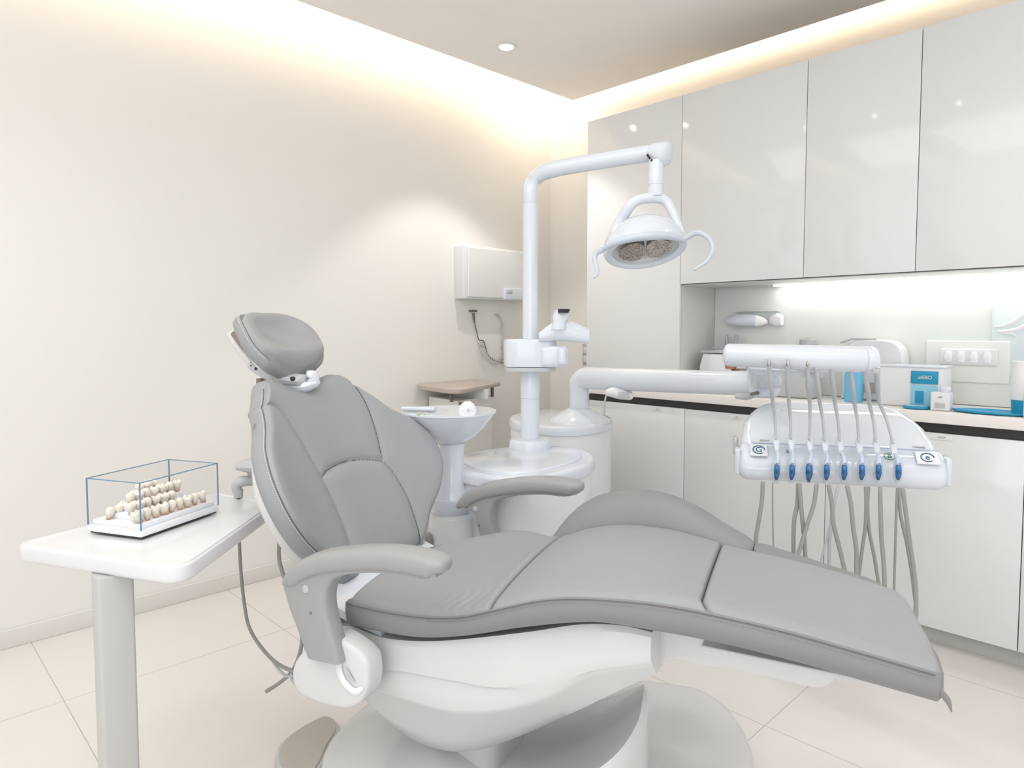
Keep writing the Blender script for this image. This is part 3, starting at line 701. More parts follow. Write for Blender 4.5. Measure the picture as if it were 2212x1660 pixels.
# stepped rack for the models
G().add(*obox(.03,LX-.02,.052,LY-.03,.031,.045,.002)).add(*obox(.05,LX-.045,.074,LY-.045,.045,.062,.002)).mk('step','plinthw',box)
def tooth_mesh(kind):
    # (height, half width) profile of crown, neck and root stubs
    prof={0:[(-.0125,.0022),(-.0120,.0046),(-.008,.0062),(-.004,.0070),(-.001,.0074),(.002,.0088),(.006,.0098),(.009,.0094),(.0108,.0080),(.0112,.0060)],
          1:[(-.0130,.0014),(-.0122,.0034),(-.008,.0048),(-.003,.0056),(.000,.0066),(.004,.0078),(.008,.0076),(.0105,.0060),(.0112,.0042)],
          2:[(-.0150,.0010),(-.013,.0026),(-.008,.0042),(-.003,.0052),(.001,.0066),(.005,.0074),(.009,.0066),(.012,.0042),(.0128,.0028)]}[kind]
    P=cr([(0,r_,z) for z,r_ in prof],3); rings=[]; n=32; e={0:.62,1:.75,2:.8}[kind]
    for p in P:
        ring=[]
        for k in range(n):
            a=2*PI*k/n; ca,sa=math.cos(a),math.sin(a)
            x=p.y*(abs(ca)**e)*(1 if ca>0 else -1); y=p.y*.92*(abs(sa)**e)*(1 if sa>0 else -1); z=p.z
            if z>.006 and kind<2: z+=.0017*(z-.006)/.005*(math.cos(4*a+PI) if kind==0 else math.cos(2*a))
            if z<-.004 and kind==0: x*=1+.25*abs(ca)*(-z-.004)/.008; y*=1-.35*max(0,1-abs(ca)*2.2)*(-z-.004)/.008
            nn=noise.noise(Vector((x,y,z))*180+Vector((kind*5,0,0)))*.0005
            ring.append(Vector((x+nn,y+nn,z)))
        rings.append(ring)
    top=rings[-1]; c=sum(top,Vector())/n-Vector((0,0,.0028 if kind==0 else (.0014 if kind==1 else -.0004)))
    rings.append([q+(c-q)*.55 for q in top]); rings.append([q+(c-q)*.97 for q in top])
    v,f=loft(rings)
    me=bpy.data.meshes.new('tooth_model'); me.from_pydata([tuple(q) for q in v],[],f)
    for p in me.polygons: p.use_smooth=True
    me.materials.append(M['tooth']); return me
TM=[tooth_mesh(k) for k in range(3)]
def ordi(i,n): return ['first','second','third','fourth','fifth','sixth','seventh','eighth','ninth','tenth'][i]
rows=[('front row',9,.018,LX-.03,.028,.031,0,.018),('lower middle row',6,.030,LX-.10,.062,.045,-.004,.0),('upper middle row',7,.052,LX-.055,.088,.062,0,0),('rear row',10,.020,LX-.03,.120,.066,0,0)]
def place_tooth(p,k,lb,tilt):
    o=bpy.data.objects.new('tooth_model',TM[k]); COL.objects.link(o); o.location=p; o.scale=(1.4,1.4,1.32)
    o.rotation_euler=(tilt[0],tilt[1],math.atan2(ex.y,ex.x)+tilt[2]); lab(o,lb,'tooth model','tooth models in the acrylic case'); return o
for nm,n,a0,a1,c,z,_,_2 in rows:
    for i in range(n):
        a=a0+(a1-a0)*i/(n-1)
        zz=z+.0125
        if nm=='rear row':
            hgt=interp([0,.25,.45,.6,1],[.031,.036,.062,.064,.034],i/(n-1)); zz=hgt+.012+ (.010 if 3<=i<=6 else 0); cc=c-.004*(i%2)
        else: cc=c
        place_tooth(bx(a,cc,zz+.002),(i*2+len(nm))%3,'ivory tooth model in the acrylic case, %s in the %s from the left'%(ordi(i,n),nm),(random.uniform(-.28,.18),random.uniform(-.22,.22),random.uniform(-.7,.7)))

# ================================================================== assistant arm behind the table with hoses
aa=thing('assistant_arm','grey assistant instrument arm with a paddle and two hoses behind the backrest','instrument arm',at(560,1050,2.05)*1.0)
G().add(*tube(cr([at(516,1008,2.0),at(535,1006,2.0),at(570,1008,2.0)],5),[.020,.032,.036],12,flat=(0,0,1),fl=.65)).mk('paddle','armlt',aa)
G().add(*tube(cr([at(542,1020,2.02),at(552,1036,2.02),at(566,1042,2.02)],4),[.012,.014,.014],10)).mk('neck','armlt',aa)
G().add(*tube(cr([at(512,1062,2.0),at(512,1048,2.0),at(524,1040,2.0),at(552,1040,2.02),at(600,1040,2.05)],5),[.014,.016,.017,.014,.014],12)).mk('elbow','armlt',aa)
G().add(*lathe([(.013,0),(.014,.022)],at(515,1074,2.0),20)).mk('socket','tag',aa)
h1=cr([at(516,1078,2.0),at(516,1150,2.0),at(520,1230,2.0),at(527,1300,1.98),at(538,1355,1.95),at(565,1400,1.92),at(600,1435,1.88),at(640,1452,1.84),at(675,1452,1.80),at(692,1444,1.78)],6)
G().add(*tube(h1,.0052,8)).mk('hose','hose',aa)
h2=cr([at(606,1140,1.9),at(603,1170,1.9),at(604,1215,1.9),at(622,1270,1.88),at(640,1320,1.86),at(652,1370,1.84),at(648,1410,1.84),at(632,1450,1.88),at(605,1475,1.93),at(576,1494,1.98)],6)
G().add(*tube(h2,.0058,8)).mk('hose','hose',aa)
G().add(*tube([at(606,1140,1.9),at(604,1160,1.9)],.0075,10)).mk('hose_collar','hose',aa)
h3=cr([at(630,1455,1.86),at(632,1470,1.85),at(645,1479,1.83),at(662,1478,1.81),at(678,1465,1.79),at(688,1448,1.78)],5)
G().add(*tube(h3,[.0045,.0055,.0075,.0085],8)).mk('hose','hoselt',aa)
h4=cr([at(583,1418,1.9),at(600,1445,1.88),at(622,1462,1.86),at(655,1455,1.82),at(685,1450,1.79)],5)
G().add(*tube(h4,.004,8)).mk('hose','hoselt',aa)
h5=cr([at(668,1372,1.8),at(660,1400,1.8),at(664,1430,1.8),at(660,1446,1.8)],5)
G().add(*tube(h5,.004,8)).mk('hose','hoselt',aa)

# ================================================================== WATER UNIT with light pole
DP=2.7
pb=at(1145,972,DP)
wu=thing('cuspidor_unit','white water unit cabinet with rounded lid and spittoon behind the chair','dental unit',(-1.75,1.8,0))
pts=[(-1.80,1.475),(-1.66,1.472),(-1.56,1.506),(-1.508,1.58),(-1.500,1.69),(-1.520,1.85),(-1.57,1.96),(-1.65,2.045),(-1.76,2.09),(-1.90,2.05),(-1.98,1.92),(-2.0,1.75),(-1.95,1.57)]
lid=cr([(a,b,0) for a,b in pts],4,True)
v,f=prism(lid,.725,.768,.018,.004,6); mk('lid',v,f,'white',wu,sharp=50)
v,f=prism(off(lid,.012),.0,.727,.002,.01); mk('cabinet_body',v,f,'whitem',wu,sharp=50)
v,f=prism(off(lid,.05),.764,.776,.008,.001); mk('lid_step',v,f,'white',wu,sharp=50)
# spittoon
DS=2.33
sc_=at(970,905,DS); zr=at(970,893,DS).z; rb=.158
G().add(*lathe([(.03,-.105),(.06,-.10),(.095,-.075),(.125,-.045),(.150,-.012),(rb,0),(rb+.002,.006),(rb-.006,.006),(rb-.014,-.004),(.115,-.04),(.05,-.07),(.0,-.075)],(sc_.x,sc_.y,zr),48)).mk('spittoon_bowl','white',wu)
G().add(*lathe([(rb-.003,.002),(rb+.006,.004),(rb+.006,.009),(rb-.003,.009)],(sc_.x,sc_.y,zr),48)).mk('bowl_rim','white',wu)
s0=Vector((sc_.x,sc_.y,0))
zz=lambda y:at(975,y,DS).z
G().add(*lathe([(.075,zz(1078)),(.070,zz(1072)),(.052,zz(1045)),(.042,zz(1005)),(.040,zz(975)),(.046,zz(958)),(.034,zz(950))],(sc_.x+.015,sc_.y+.0,0),32)).mk('bowl_stem','white',wu)
G().add(*lathe([(.062,zz(1110)),(.072,zz(1104)),(.082,zz(1085)),(.080,zz(1074)),(.060,zz(1068))],(sc_.x+.01,sc_.y,0),32)).mk('stem_collar','white',wu)
G().add(*lathe([(.09,0),(.09,.3),(.088,zz(1170)),(.082,zz(1112)),(.060,zz(1106))],(sc_.x+.02,sc_.y,0),32)).mk('stem_base','whitem',wu)
g=G().add(*rbox(at(925,1190,2.3),(.06,.06,.12),.02)); g.mk('side_cover','arm',wu)
# cup filler and strainer in the bowl
G().add(*tube(cr([at(1000,905,DS),at(1003,888,DS),at(1012,880,DS),at(1022,892,DS)],4),[.02,.022,.022,.016],14)).mk('bowl_rinse_nozzle','whitem',wu)
bd=G()
for i in range(60): bd.add(*lathe([(.001,-.003),(.003,0),(.001,.003)],at(899+random.random()*32,893+random.random()*14,DS-.1-random.random()*.02),6))
o=bd.mk('strainer_beads','bead',wu); o['kind']='stuff'
G().add(*rbox(at(925,892,DS-.06),(.14,.05,.03),.008,3,rz(R(15)).to_3x3())).mk('bowl_tray','film',wu)
G().add(*rbox(at(905,883,DS-.02),(.12,.04,.012),.005,3,rz(R(35)).to_3x3())).mk('bowl_hood','white',wu)

# operating light on its pole
lt=thing('operating_light','white dental operating light hanging from a bent arm on a tall pole','dental light',(pb.x,pb.y,pb.z))
px_,py_=pb.x,pb.y
zy=lambda y:at(1145,y,DP).z
G().add(*lathe([(.085,zy(985)),(.085,zy(968)),(.082,zy(952)),(.076,zy(948)),(.04,zy(946))],(px_,py_,0),40)).mk('pole_collar','white',lt)
G().add(*lathe([(.038,zy(952)),(.038,zy(862)),(.036,zy(861)),(.036,zy(860)),(.0385,zy(859)),(.040,zy(840)),(.038,zy(826)),(.036,zy(810)),(.037,zy(798)),(.037,zy(740))],(px_,py_,0),32)).mk('lower_pole','white',lt)
G().add(*lathe([(.0300,zy(740)),(.0300,zy(446)),(.0285,zy(445.5))],(px_,py_,0),28)).mk('upper_pole','white',lt)
top=at(1147,370,DP); end=at(1420,330,2.45)
e1=at(1165,382,2.68); 
pth=cr([Vector((px_,py_,zy(444))),Vector((px_,py_,zy(415))),at(1152,392,2.69),at(1168,376,2.67),at(1192,367,2.64),at(1235,358,2.61),at(1330,343,2.53),at(1418,329,2.46)],6)
G().add(*tube(pth,[.0300,.0300,.0305,.031,.0315,.0315,.0315,.0315],24)).mk('light_arm','white',lt)
dirv=(end-at(1235,358,2.61)).normalized()
G().add(*tube([at(1412,330,2.45),at(1438,333,2.42)],[.037,.045],24,rnd=True)).mk('arm_joint','white',lt)
G().add(*tube([at(1398,334,2.42),at(1404,343,2.42)],.004,8)).add(*tube([at(1407,346,2.41),at(1412,349,2.41)],.005,8)).mk('joint_slot','black',lt)
hx=at(1417,400,2.43); zz2=lambda y:at(1417,y,2.43).z
G().add(*lathe([(.028,zz2(424)),(.028,zz2(402)),(.0265,zz2(401)),(.0265,zz2(400)),(.028,zz2(399)),(.028,zz2(372)),(.027,zz2(368)),(.0265,zz2(348))],(hx.x,hx.y,0),28)).mk('drop_tube','white',lt)
yk=cr([at(1330,500,2.47),at(1343,474,2.46),at(1362,444,2.43),at(1382,431,2.43),at(1416,427,2.43),at(1438,434,2.43),at(1452,456,2.42),at(1464,484,2.40),at(1475,512,2.38)],6)
G().add(*tube(yk,[.022,.021,.019,.019,.020,.019,.017,.015,.010],16)).mk('yoke','white',lt)
# head : local basis
hc=at(1394,540,2.42)
X1=(rt*.985+Vector((0,0,1))*.06+fh*(-.16)).normalized(); n_=( -fh*.47-Vector((0,0,1))*.88+rt*.06).normalized(); Y1=n_.cross(X1).normalized(); X1=Y1.cross(n_).normalized()
# Y1 points ... make it point away/down-front consistent
def hl(x,y,z): return hc+X1*x+Y1*y-n_*z          # z up the dome
AX,BY=.150,.114
def lens(t,s=1,p=1.25): 
    c,s_=math.cos(t),math.sin(t); return (AX*s*c,BY*s*(abs(s_)**p)*(1 if s_>0 else -1))
rings=[]
for s,z in ((.80,-.002),(.88,-.010),(.975,-.008),(1,.004),(.99,.022),(.945,.048),(.85,.075),(.69,.097),(.47,.112),(.22,.119),(.05,.120)):
    rings.append([hl(*lens(2*PI*k/56,s,1.1),z) for k in range(56)])
v,f=loft(rings,True); 
f=f[:-2]+[f[-1]]
mk('lamp_housing',v,f,'white',lt,sharp=60)
rings=[[hl(*lens(2*PI*k/56,s,1.1),z) for k in range(56)] for s,z in ((.805,-.002),(.79,.010),(.70,.018))]
v,f=loft(rings,False); f.append(tuple(range(2*56,3*56))); mk('lens_frame',v,f,'whitem',lt,sharp=40)
for sx in (-1,1):
    rings=[]
    for s,z in ((1,.006),(.9,.016),(.6,.0195)):
        rr=[]
        for k in range(32):
            a=2*PI*k/32; x=.046*s*(abs(math.cos(a))**.7)*(1 if math.cos(a)>0 else -1); y=.056*s*(abs(math.sin(a))**.7)*(1 if math.sin(a)>0 else -1)*(1-.35*max(0,x*sx)/.045)
            rr.append(hl(sx*.049+x,y,z-.010))
        rings.append(rr)
    v,f=loft(rings,True); mk('reflector',v,f,'reflector',lt,sharp=60)
G().add(*tube([hl(0,-.06,.004),hl(0,0,.002),hl(0,.06,.004)],.0045,8)).mk('reflector_divider','armlt',lt)
G().add(*tube(cr([at(1302,540,2.33),at(1330,524,2.29),at(1370,514,2.27),at(1410,510,2.26),at(1448,511,2.28),at(1478,520,2.31)],5),[.009,.014,.015,.016,.014,.010],12,flat=(0,0,1),fl=.9)).mk('handle_bar','handle',lt)
G().add(*tube(cr([at(1302,540,2.33),at(1290,545,2.32),at(1284,556,2.30),at(1288,575,2.29),at(1290,590,2.28),at(1284,601,2.27)],5),[.010,.011,.009,.008,.007,.004],10)).mk('handle','handle',lt)
G().add(*tube(cr([at(1472,520,2.31),at(1486,512,2.3),at(1504,503,2.28),at(1522,508,2.26),at(1536,522,2.25),at(1539,543,2.24),at(1526,565,2.24),at(1500,583,2.24)],6),[.009,.010,.010,.009,.008,.008,.007,.005],10)).mk('handle','handle',lt)

# light pole box + scanner-like holder
ub=lt
cp=at(1150,765,DP)
u1=rt.copy(); u2=fh.copy()
def pl(a,b): return Vector((px_,py_,0))+u1*a+u2*b
outl=[pl(-.10,-.03),pl(-.09,-.075),pl(-.04,-.095),pl(.04,-.095),pl(.085,-.075),pl(.105,-.03),pl(.105,.03),pl(.09,.075),pl(-.09,.075),pl(-.10,.03)]
outl=cr([(p.x,p.y,0) for p in outl],4,True)
v,f=prism(outl,at(1150,793,2.62).z,at(1150,733,2.62).z,.012,.003); mk('box_body',v,f,'white',ub,sharp=50)
v,f=prism(off(outl,.004),at(1150,803,2.62).z,at(1150,794,2.62).z,.002); mk('box_base',v,f,'armlt',ub,sharp=50)
G().add(*rbox(at(1196,770,2.62),(.11,.09,.085),.02,4,rz(YAW).to_3x3())).mk('hinge_block','white',ub)
G().add(*rbox(at(1213,770,2.6),(.034,.08,.07),.014,4,rz(YAW).to_3x3())).mk('hinge_cap','white',ub)
# holder body
def blob(sections,n=20,e=.6):
    rings=[]
    for c,ax,bx_,hw,hd in sections:
        ring=[]
        for k in range(n):
            a=2*PI*k/n; ca,sa=math.cos(a),math.sin(a)
            ring.append(c+ax*(hw*(abs(ca)**e)*(1 if ca>0 else -1))+bx_*(hd*(abs(sa)**e)*(1 if sa>0 else -1)))
        rings.append(ring)
    return loft(rings)
Zv=Vector((0,0,1))
wing=[at(1164,722,2.6),at(1180,716,2.6),at(1200,708,2.6),at(1215,706,2.6),at(1235,710,2.6),at(1255,716,2.6),at(1271,720,2.6)]
v,f=blob([(p+Zv*-.012,Zv,fh,h_,.035) for p,h_ in zip(wing,(.018,.030,.040,.044,.040,.034,.030))]); mk('tray_wing',v,f,'white',ub,sharp=50)
v,f=blob([(at(1205,712,2.58),rt,fh,.028,.03),(at(1208,695,2.58),rt,fh,.026,.03),(at(1212,682,2.58),rt,fh,.034,.03),(at(1216,670,2.58),rt,fh,.028,.026)]); mk('neck',v,f,'white',ub,sharp=50)
v,f=blob([(at(1217,676,2.545),rt,fh,.020,.012),(at(1218,668.5,2.55),rt,fh,.023,.02),(at(1218,667.5,2.56),rt,fh,.018,.015)]); mk('sensor_window',v,f,'black',ub,sharp=50)

# ================================================================== DELIVERY UNIT
T0=at(1810,1005,2.1)
TA=R(29.8); ta=Vector((math.cos(TA),math.sin(TA),0)); tb=Vector((-math.sin(TA),math.cos(TA),0))
du=thing('delivery_unit','white instrument delivery unit with sloping tray on a swing arm','dental unit',(T0.x,T0.y,0),TA)
def tl(x,y,z): return T0+ta*x+tb*y+Vector((0,0,z))
# stand
b2=[(-2.47,2.63),(-2.3,2.72),(-2.10,2.70),(-1.97,2.60),(-1.905,2.45),(-1.90,2.28),(-1.97,2.19),(-2.08,2.17),(-2.25,2.2),(-2.42,2.35)]
b2=cr([(a,b,0) for a,b in b2],4,True)
v,f=prism(b2,.78,.822,.02,.004,6); mk('stand_lid',v,f,'white',du,sharp=50)
v,f=prism(off(b2,.010),0,.781,.002,.01); mk('stand_body',v,f,'whitem',du,sharp=50)
pp_=at(1251,870,3.2)
G().add(*lathe([(.15,.815),(.13,.835),(.09,.855),(.065,.868),(.055,.875)],(pp_.x,pp_.y,0),40)).mk('stand_flange','white',du)
zp=lambda y:at(1251,y,3.2).z
G().add(*tube(cr([Vector((pp_.x,pp_.y,.86)),Vector((pp_.x,pp_.y,zp(845))),at(1253,826,3.19),at(1268,817,3.16),at(1300,819,3.08),at(1400,822,2.88),at(1520,826,2.64),at(1640,829,2.45)],6),[.048,.048,.050,.052,.052,.050,.047,.046],28)).mk('swing_arm','white',du)
G().add(*lathe([(.047,zp(884)),(.049,zp(880)),(.0485,zp(872))],(pp_.x,pp_.y,0),32)).mk('post_ring','white',du)
cc=at(1650,829,2.42); zc=lambda y:at(1650,y,2.42).z
G().add(*lathe([(.040,zc(858)),(.050,zc(854)),(.056,zc(840)),(.057,zc(800)),(.052,zc(780)),(.05,zc(770))],(cc.x,cc.y,0),32)).mk('arm_elbow','white',du)
G().add(*tube([at(1590,856,2.42),at(1612,857,2.42),at(1632,853,2.42)],[.010,.014,.010],10)).mk('brake_knob','armlt',du)
G().add(*tube([at(1622,852,2.38),at(1638,849,2.38)],.006,8)).mk('brake_slot','gap',du)
# head tube
h0=at(1573,767,2.12); h1_=at(1868,777,1.97)
G().add(*tube([h0,h0*.5+h1_*.5,h1_],[.036,.0375,.038],32)).mk('head_tube','white',du)
hd=(h1_-h0).normalized()
G().add(*blob([(at(1700,800,2.1),hd,fh,.12,.035),(at(1700,812,2.1),hd,fh,.10,.03)])).mk('tube_cradle','white',du)
v,f=blob([(at(1640,800,2.25),rt,fh,.03,.06),(at(1650,815,2.33),rt,fh,.045,.08),(at(1655,835,2.36),rt,fh,.045,.06)]); mk('head_support',v,f,'white',du,sharp=50)
v,f=blob([(at(1868,777,1.97)+hd*k,Vector((0,0,1)),fh,h_,d_) for k,h_,d_ in ((-.005,.0385,.0385),(.012,.039,.0385),(.024,.035,.033),(.030,.02,.02))],24,1); mk('tube_cap',v,f,'white',du,sharp=50)
G().add(*tube(cr([at(1882,750,1.95),at(1890,760,1.94),at(1895,775,1.94),at(1896,795,1.94)],4),[.005,.007,.008,.007],10)).mk('cap_trim','white',du)
G().add(*rbox(at(1893,803,1.94),(.018,.018,.016),.004)).mk('hose_clip','tag',du)
# tray body : sloped back panel
def slope_z(y): return -.0+ .045+.118*(y/.26)
grid=[]
for i in range(31):
    t=i/30; row=[]
    y=t*.27
    hw=interp([0,.2,.5,.75,.9,1],[.275,.278,.268,.245,.215,.175],t)
    for j in range(41):
        b=-1+2*j/40; x=b*hw
        z=.050+.115*t+.012*math.sin(t*PI)+.014*max(0,1-abs(b)**4)
        z-=.02*max(0,(t-.85)/.15)**2+.014*max(0,(abs(b)-.88)/.12)**2
        # valley in the middle of the back
        z-=.010*math.exp(-((t-.75)/.12)**2)*(1-b*b)
        row.append(tl(x,y,z))
    grid.append(row)
v,f=slab(grid,Vector((0,0,-1)),[(.008,.005),(.025,.007),(.045,.0),(.055,-.02)]); mk('tray_cover',v,f,'white',du,sharp=50)
# front console: swept profile
prof=[(.06,.052),(.03,.056),(.0,.052),(-.018,.040),(-.034,.018),(-.046,-.012),(-.048,-.034),(-.038,-.050),(-.015,-.058),(.04,-.052),(.07,-.03)]
rings=[]
for x,s in ((-.292,.55),(-.289,.8),(-.281,.93),(-.27,1),(-.24,1),(0,1),(.24,1),(.27,1),(.281,.93),(.289,.8),(.292,.55)):
    rings.append([tl(x,.01+(p[0]-.01)*s,p[1]*s-.0) for p in prof])
v,f=loft(rings); mk('front_console',v,f,'white',du,sharp=40)
for s in (-1,1):
    g=G().add(*rbox(tl(s*.297,.008,-.002),(.018,.07,.085),.008,4,rz(TA).to_3x3())); g.mk('side_grip','white',du)
# clear lid line
G().add(*tube([tl(-.255,-.004,.060),tl(.275,-.004,.060)],.0016,8)).mk('lid_edge','lidedge',du)
v=[tl(-.25,.0,.060),tl(.27,.0,.060),tl(.27,-.030,.034),tl(-.25,-.030,.034)]; mk('clear_lid',v,[(0,1,2,3)],'film',du,smooth=False)
# button pads with icons
nrm_=(Vector((0,0,1))*.75-tb*.66).normalized(); up_=ta.cross(nrm_)*-1
up_=nrm_.cross(ta).normalized()
def padat(x,w,h,base,lift=.003,y0=-.024,z0=.036): 
    c=tl(x,y0,z0)+nrm_*(lift+.002); m_=Matrix((ta,up_,nrm_)).transposed()
    return c,m_
for x,w,ic,tx in ((-.235,.052,'icon','G'),(.238,.062,'icon','e')):
    c,m_=padat(x,0,0,0); G().add(*rbox(c,(w,.048,.003),.0014,3,m_)).mk('button_pad','pad',du)
    mm=basis(ta,up_,nrm_,c+nrm_*.002)
    text_mesh('icon',tx,.028,mm,ic,du,.0008); 
    g=G().add(*tube([mm@Vector((.0175*math.cos(a),.0155*math.sin(a),.0004)) for a in [2*PI*k/20 for k in range(18)]],.0016,6,rnd=False)); g.mk('icon_ring',ic,du)
for x,ic,tx,sz in ((-.150,'icon','S',.018),(.005,'icong','E',.018),(.137,'icong','B',.022)):
    c,m_=padat(x,0,0,0,.001); mm=basis(ta,up_,nrm_,c+nrm_*.001)
    text_mesh('icon',tx,sz,mm,ic,du)
    if tx=='B': G().add(*tube([mm@Vector((.0150*math.cos(a),.0135*math.sin(a),.0004)) for a in [2*PI*k/20 for k in range(21)]],.001,6,rnd=False)).mk('icon_ring',ic,du)
G().add(*rbox(tl(-.215,.016,.066),(.03,.018,.003),.001,2,rz(TA).to_3x3())).mk('vent_slot','tag',du)
G().add(*rbox(tl(.225,.016,.066),(.035,.018,.003),.001,2,rz(TA).to_3x3())).mk('vent_slot','tag',du)
# left side bracket
G().add(*rbox(tl(-.300,.10,.03),(.016,.05,.06),.006,3,rz(TA).to_3x3())).mk('side_bracket','armlt',du)
# handpieces: whip arms, knobs and instruments
hp_x=[1678,1711,1748,1786,1824,1862,1898,1941]        # blue grips
kn_x=[1676,1708,1748,1781,1814,1855,1892,1929]; kn_y=[950,948,950,952,952,955,955,958]
tp_x=[1661,1702,1745,1762,1796,1838,1866,1893]; tp_y=[788,792,794,792,796,798,800,806]
mid=[(1666,862),(1701,862),(1746,862),(1768,865),(1800,862),(1843,868),(1875,868),(1896,862)]
side=['leftmost','second from the left','third from the left','fourth from the left','fifth from the left','sixth from the left','seventh from the left','rightmost']
def fd(x): return 2.12-(x-1610)/400*.14          # depth of the console front
for i in range(8):
    wp=cr([at(tp_x[i],tp_y[i],2.03-.02*i*.5),at(mid[i][0],mid[i][1]-25,2.06-.01*i),at(mid[i][0]+3,mid[i][1]+5,2.10-.01*i),at((mid[i][0]+kn_x[i])/2+3,908,2.12-.012*i),at(kn_x[i],kn_y[i],2.09-.016*i)],6)
    G().add(*tube(wp,[.0065,.0075,.006,.0045,.0045],10,flat=(0,1,0),fl=.8)).mk('whip_arm','hoselt',du)
    if i in (0,1,2,4): G().add(*rbox(at(tp_x[i]+ (0 if i<3 else -6),784,2.0),(.008,.008,.022),.002)).mk('whip_spring','chrome',du)
    kp=at(kn_x[i],kn_y[i]+6,2.08-.016*i)
    x_=hp_x[i]; d=fd(x_)-.045
    t=thing('dental_handpiece','%s of the eight blue-gripped handpieces docked in the tray front'%side[i],'handpiece',at(x_,1010,d),group='handpieces docked in the delivery tray')
    G().add(*blob([(at(kn_x[i],kn_y[i]-8,d+.05),rt,fh,.007,.007),(at(kn_x[i]+1,kn_y[i]+3,d+.045),rt,fh,.0115,.010),(at(kn_x[i]+2,kn_y[i]+16,d+.035),rt,fh,.009,.009),(at(kn_x[i]+3,kn_y[i]+28,d+.02),rt,fh,.004,.004)],16,1)).mk('head','white',t)
    G().add(*tube(cr([at(kn_x[i]+4,kn_y[i]+24,d+.022),at((kn_x[i]+x_)/2+4,990,d+.006),at(x_,1004,d)],4),[.0045,.006,.007],10)).mk('neck','neckc',t)
    L_=1.25 if i==2 else 1
    G().add(*blob([(at(x_,1000,d),rt,fh,.005,.006),(at(x_,1010,d),rt,fh,.0078*L_,.008),(at(x_,1024,d),rt,fh,.0085*L_,.008),(at(x_-1,1033+4*(L_-1)*4,d+.003),rt,fh,.006,.006),(at(x_-1,1038+4*(L_-1)*4,d+.005),rt,fh,.003,.003)],16,1)).mk('grip','blued',t)
    G().add(*blob([(at(x_-2,992,d+.02),rt,fh,.004,.004),(at(x_-1,1000,d+.018),rt,fh,.0125,.008),(at(x_-1,1030,d+.018),rt,fh,.0125,.008),(at(x_-1,1044,d+.024),rt,fh,.006,.005)],16,.8)).mk('handpiece_holder','holder',du)
    # hose below the console
    hs={0:[(1648,1042),(1646,1080),(1640,1120),(1633,1165),(1632,1230)],1:[(1724,1046),(1722,1090),(1715,1130),(1714,1200),(1716,1260)],2:[(1727,1046),(1731,1100),(1737,1160),(1740,1205),(1744,1260)],3:[(1764,1047),(1758,1090),(1745,1130),(1730,1180),(1712,1235)],
        4:[(1790,1049),(1797,1090),(1800,1130),(1812,1180),(1824,1230),(1835,1280)],5:[(1830,1051),(1838,1090),(1843,1140),(1850,1190),(1850,1240),(1855,1300)],6:[(1901,1054),(1902,1100),(1904,1160),(1909,1220),(1911,1270),(1912,1320)],7:[(1950,1057),(1957,1110),(1965,1170),(1975,1240),(1979,1300),(1976,1345),(1972,1400)]}[i]
    pp2=[at(a,b,1.96-.014*i) for a,b in hs]
    G().add(*tube(cr(pp2,6),.006,10)).mk('hose','hose',t)
hs2=[[(1669,1043),(1669,1100),(1670,1160),(1671,1220)],[(1811,1050),(1802,1090),(1796,1130),(1792,1170),(1791,1240)],[(1797,1110),(1790,1150),(1778,1195),(1770,1230)],[(1870,1053),(1871,1090),(1869,1140),(1862,1190),(1855,1245)],[(1876,1053),(1874,1100),(1878,1150),(1888,1200),(1897,1255),(1905,1300)],[(1938,1056),(1936,1110),(1934,1180),(1932,1250),(1930,1320)],[(1942,1056),(1945,1110),(1958,1170),(1970,1240),(1976,1290),(1980,1320),(1976,1350)]]
for k,h_ in enumerate(hs2):
    G().add(*tube(cr([at(a,b,1.99) for a,b in h_],6),.0022 if k==0 else (.0036 if k in (2,5) else .0052),8)).mk('supply_hose','hose' if k not in (1,2) else 'hoselt',du)

# ================================================================== LEFT WALL ITEMS
xr=thing('wall_box','white wall-mounted box with a flap and small handle on the left wall','wall box',(XW,2.9,1.6))
yc0,yc1=2.62,3.14
G().add(*rbox((XW+.045,(2.655+3.205)/2,1.601),(.09,.55,.325),.006,3)).mk('box_body','whitem',xr)
G().add(*rbox((XW+.095,2.93,1.600),(.014,.50,.305),.012,4)).mk('front_panel','lac',xr)
G().add(*rbox((XW+.107,3.07,1.478),(.018,.20,.075),.006,3)).mk('latch_cover','white',xr)
G().add(*rbox((XW+.118,3.015,1.492),(.005,.045,.022),.002,2)).mk('label_window','tag',xr)
G().add(*tube(cr([(XW+.06,3.225,1.67),(XW+.075,3.232,1.63),(XW+.06,3.235,1.59)],4),[.010,.012,.004],8)).mk('side_hook','taupe',xr)
hsx=thing('spiral_cord','dark coiled cord hanging from a wall plug under the wall box','cord',(XW,2.83,1.36))
def wx(a,b,o=.015): p=onx(a,b,XW+o); return p
G().add(*tube([wx(1015,672),wx(1029,672)],.011,10,flat=(0,0,1),fl=.6)).mk('wall_plug','gap',hsx)
G().add(*tube([wx(1023,678),wx(1025,698)],[.009,.005],10)).mk('plug_stem','gap',hsx)
G().add(*tube(cr([wx(1026,700),wx(1030,718),wx(1035,735),wx(1045,738),wx(1055,768),wx(1075,782),wx(1092,784)],5),.0035,8)).mk('cord','gap',hsx)
cpath=cr([wx(1037,738,.03),wx(1043,757,.03),wx(1056,775,.03),wx(1072,783,.03),wx(1086,778,.03),wx(1086,765,.03),wx(1085,748,.03)],24)
co=[]
for i,p in enumerate(cpath):
    a=i*.85; t_=(cpath[min(i+1,len(cpath)-1)]-cpath[max(i-1,0)]).normalized(); n1=Vector((1,0,0)); n1=(n1-t_*n1.dot(t_)).normalized(); n2=t_.cross(n1)
    rr_=.022*(1-.35*i/len(cpath)); co.append(p+n1*(rr_*.6*math.cos(a))+n2*(rr_*math.sin(a)))
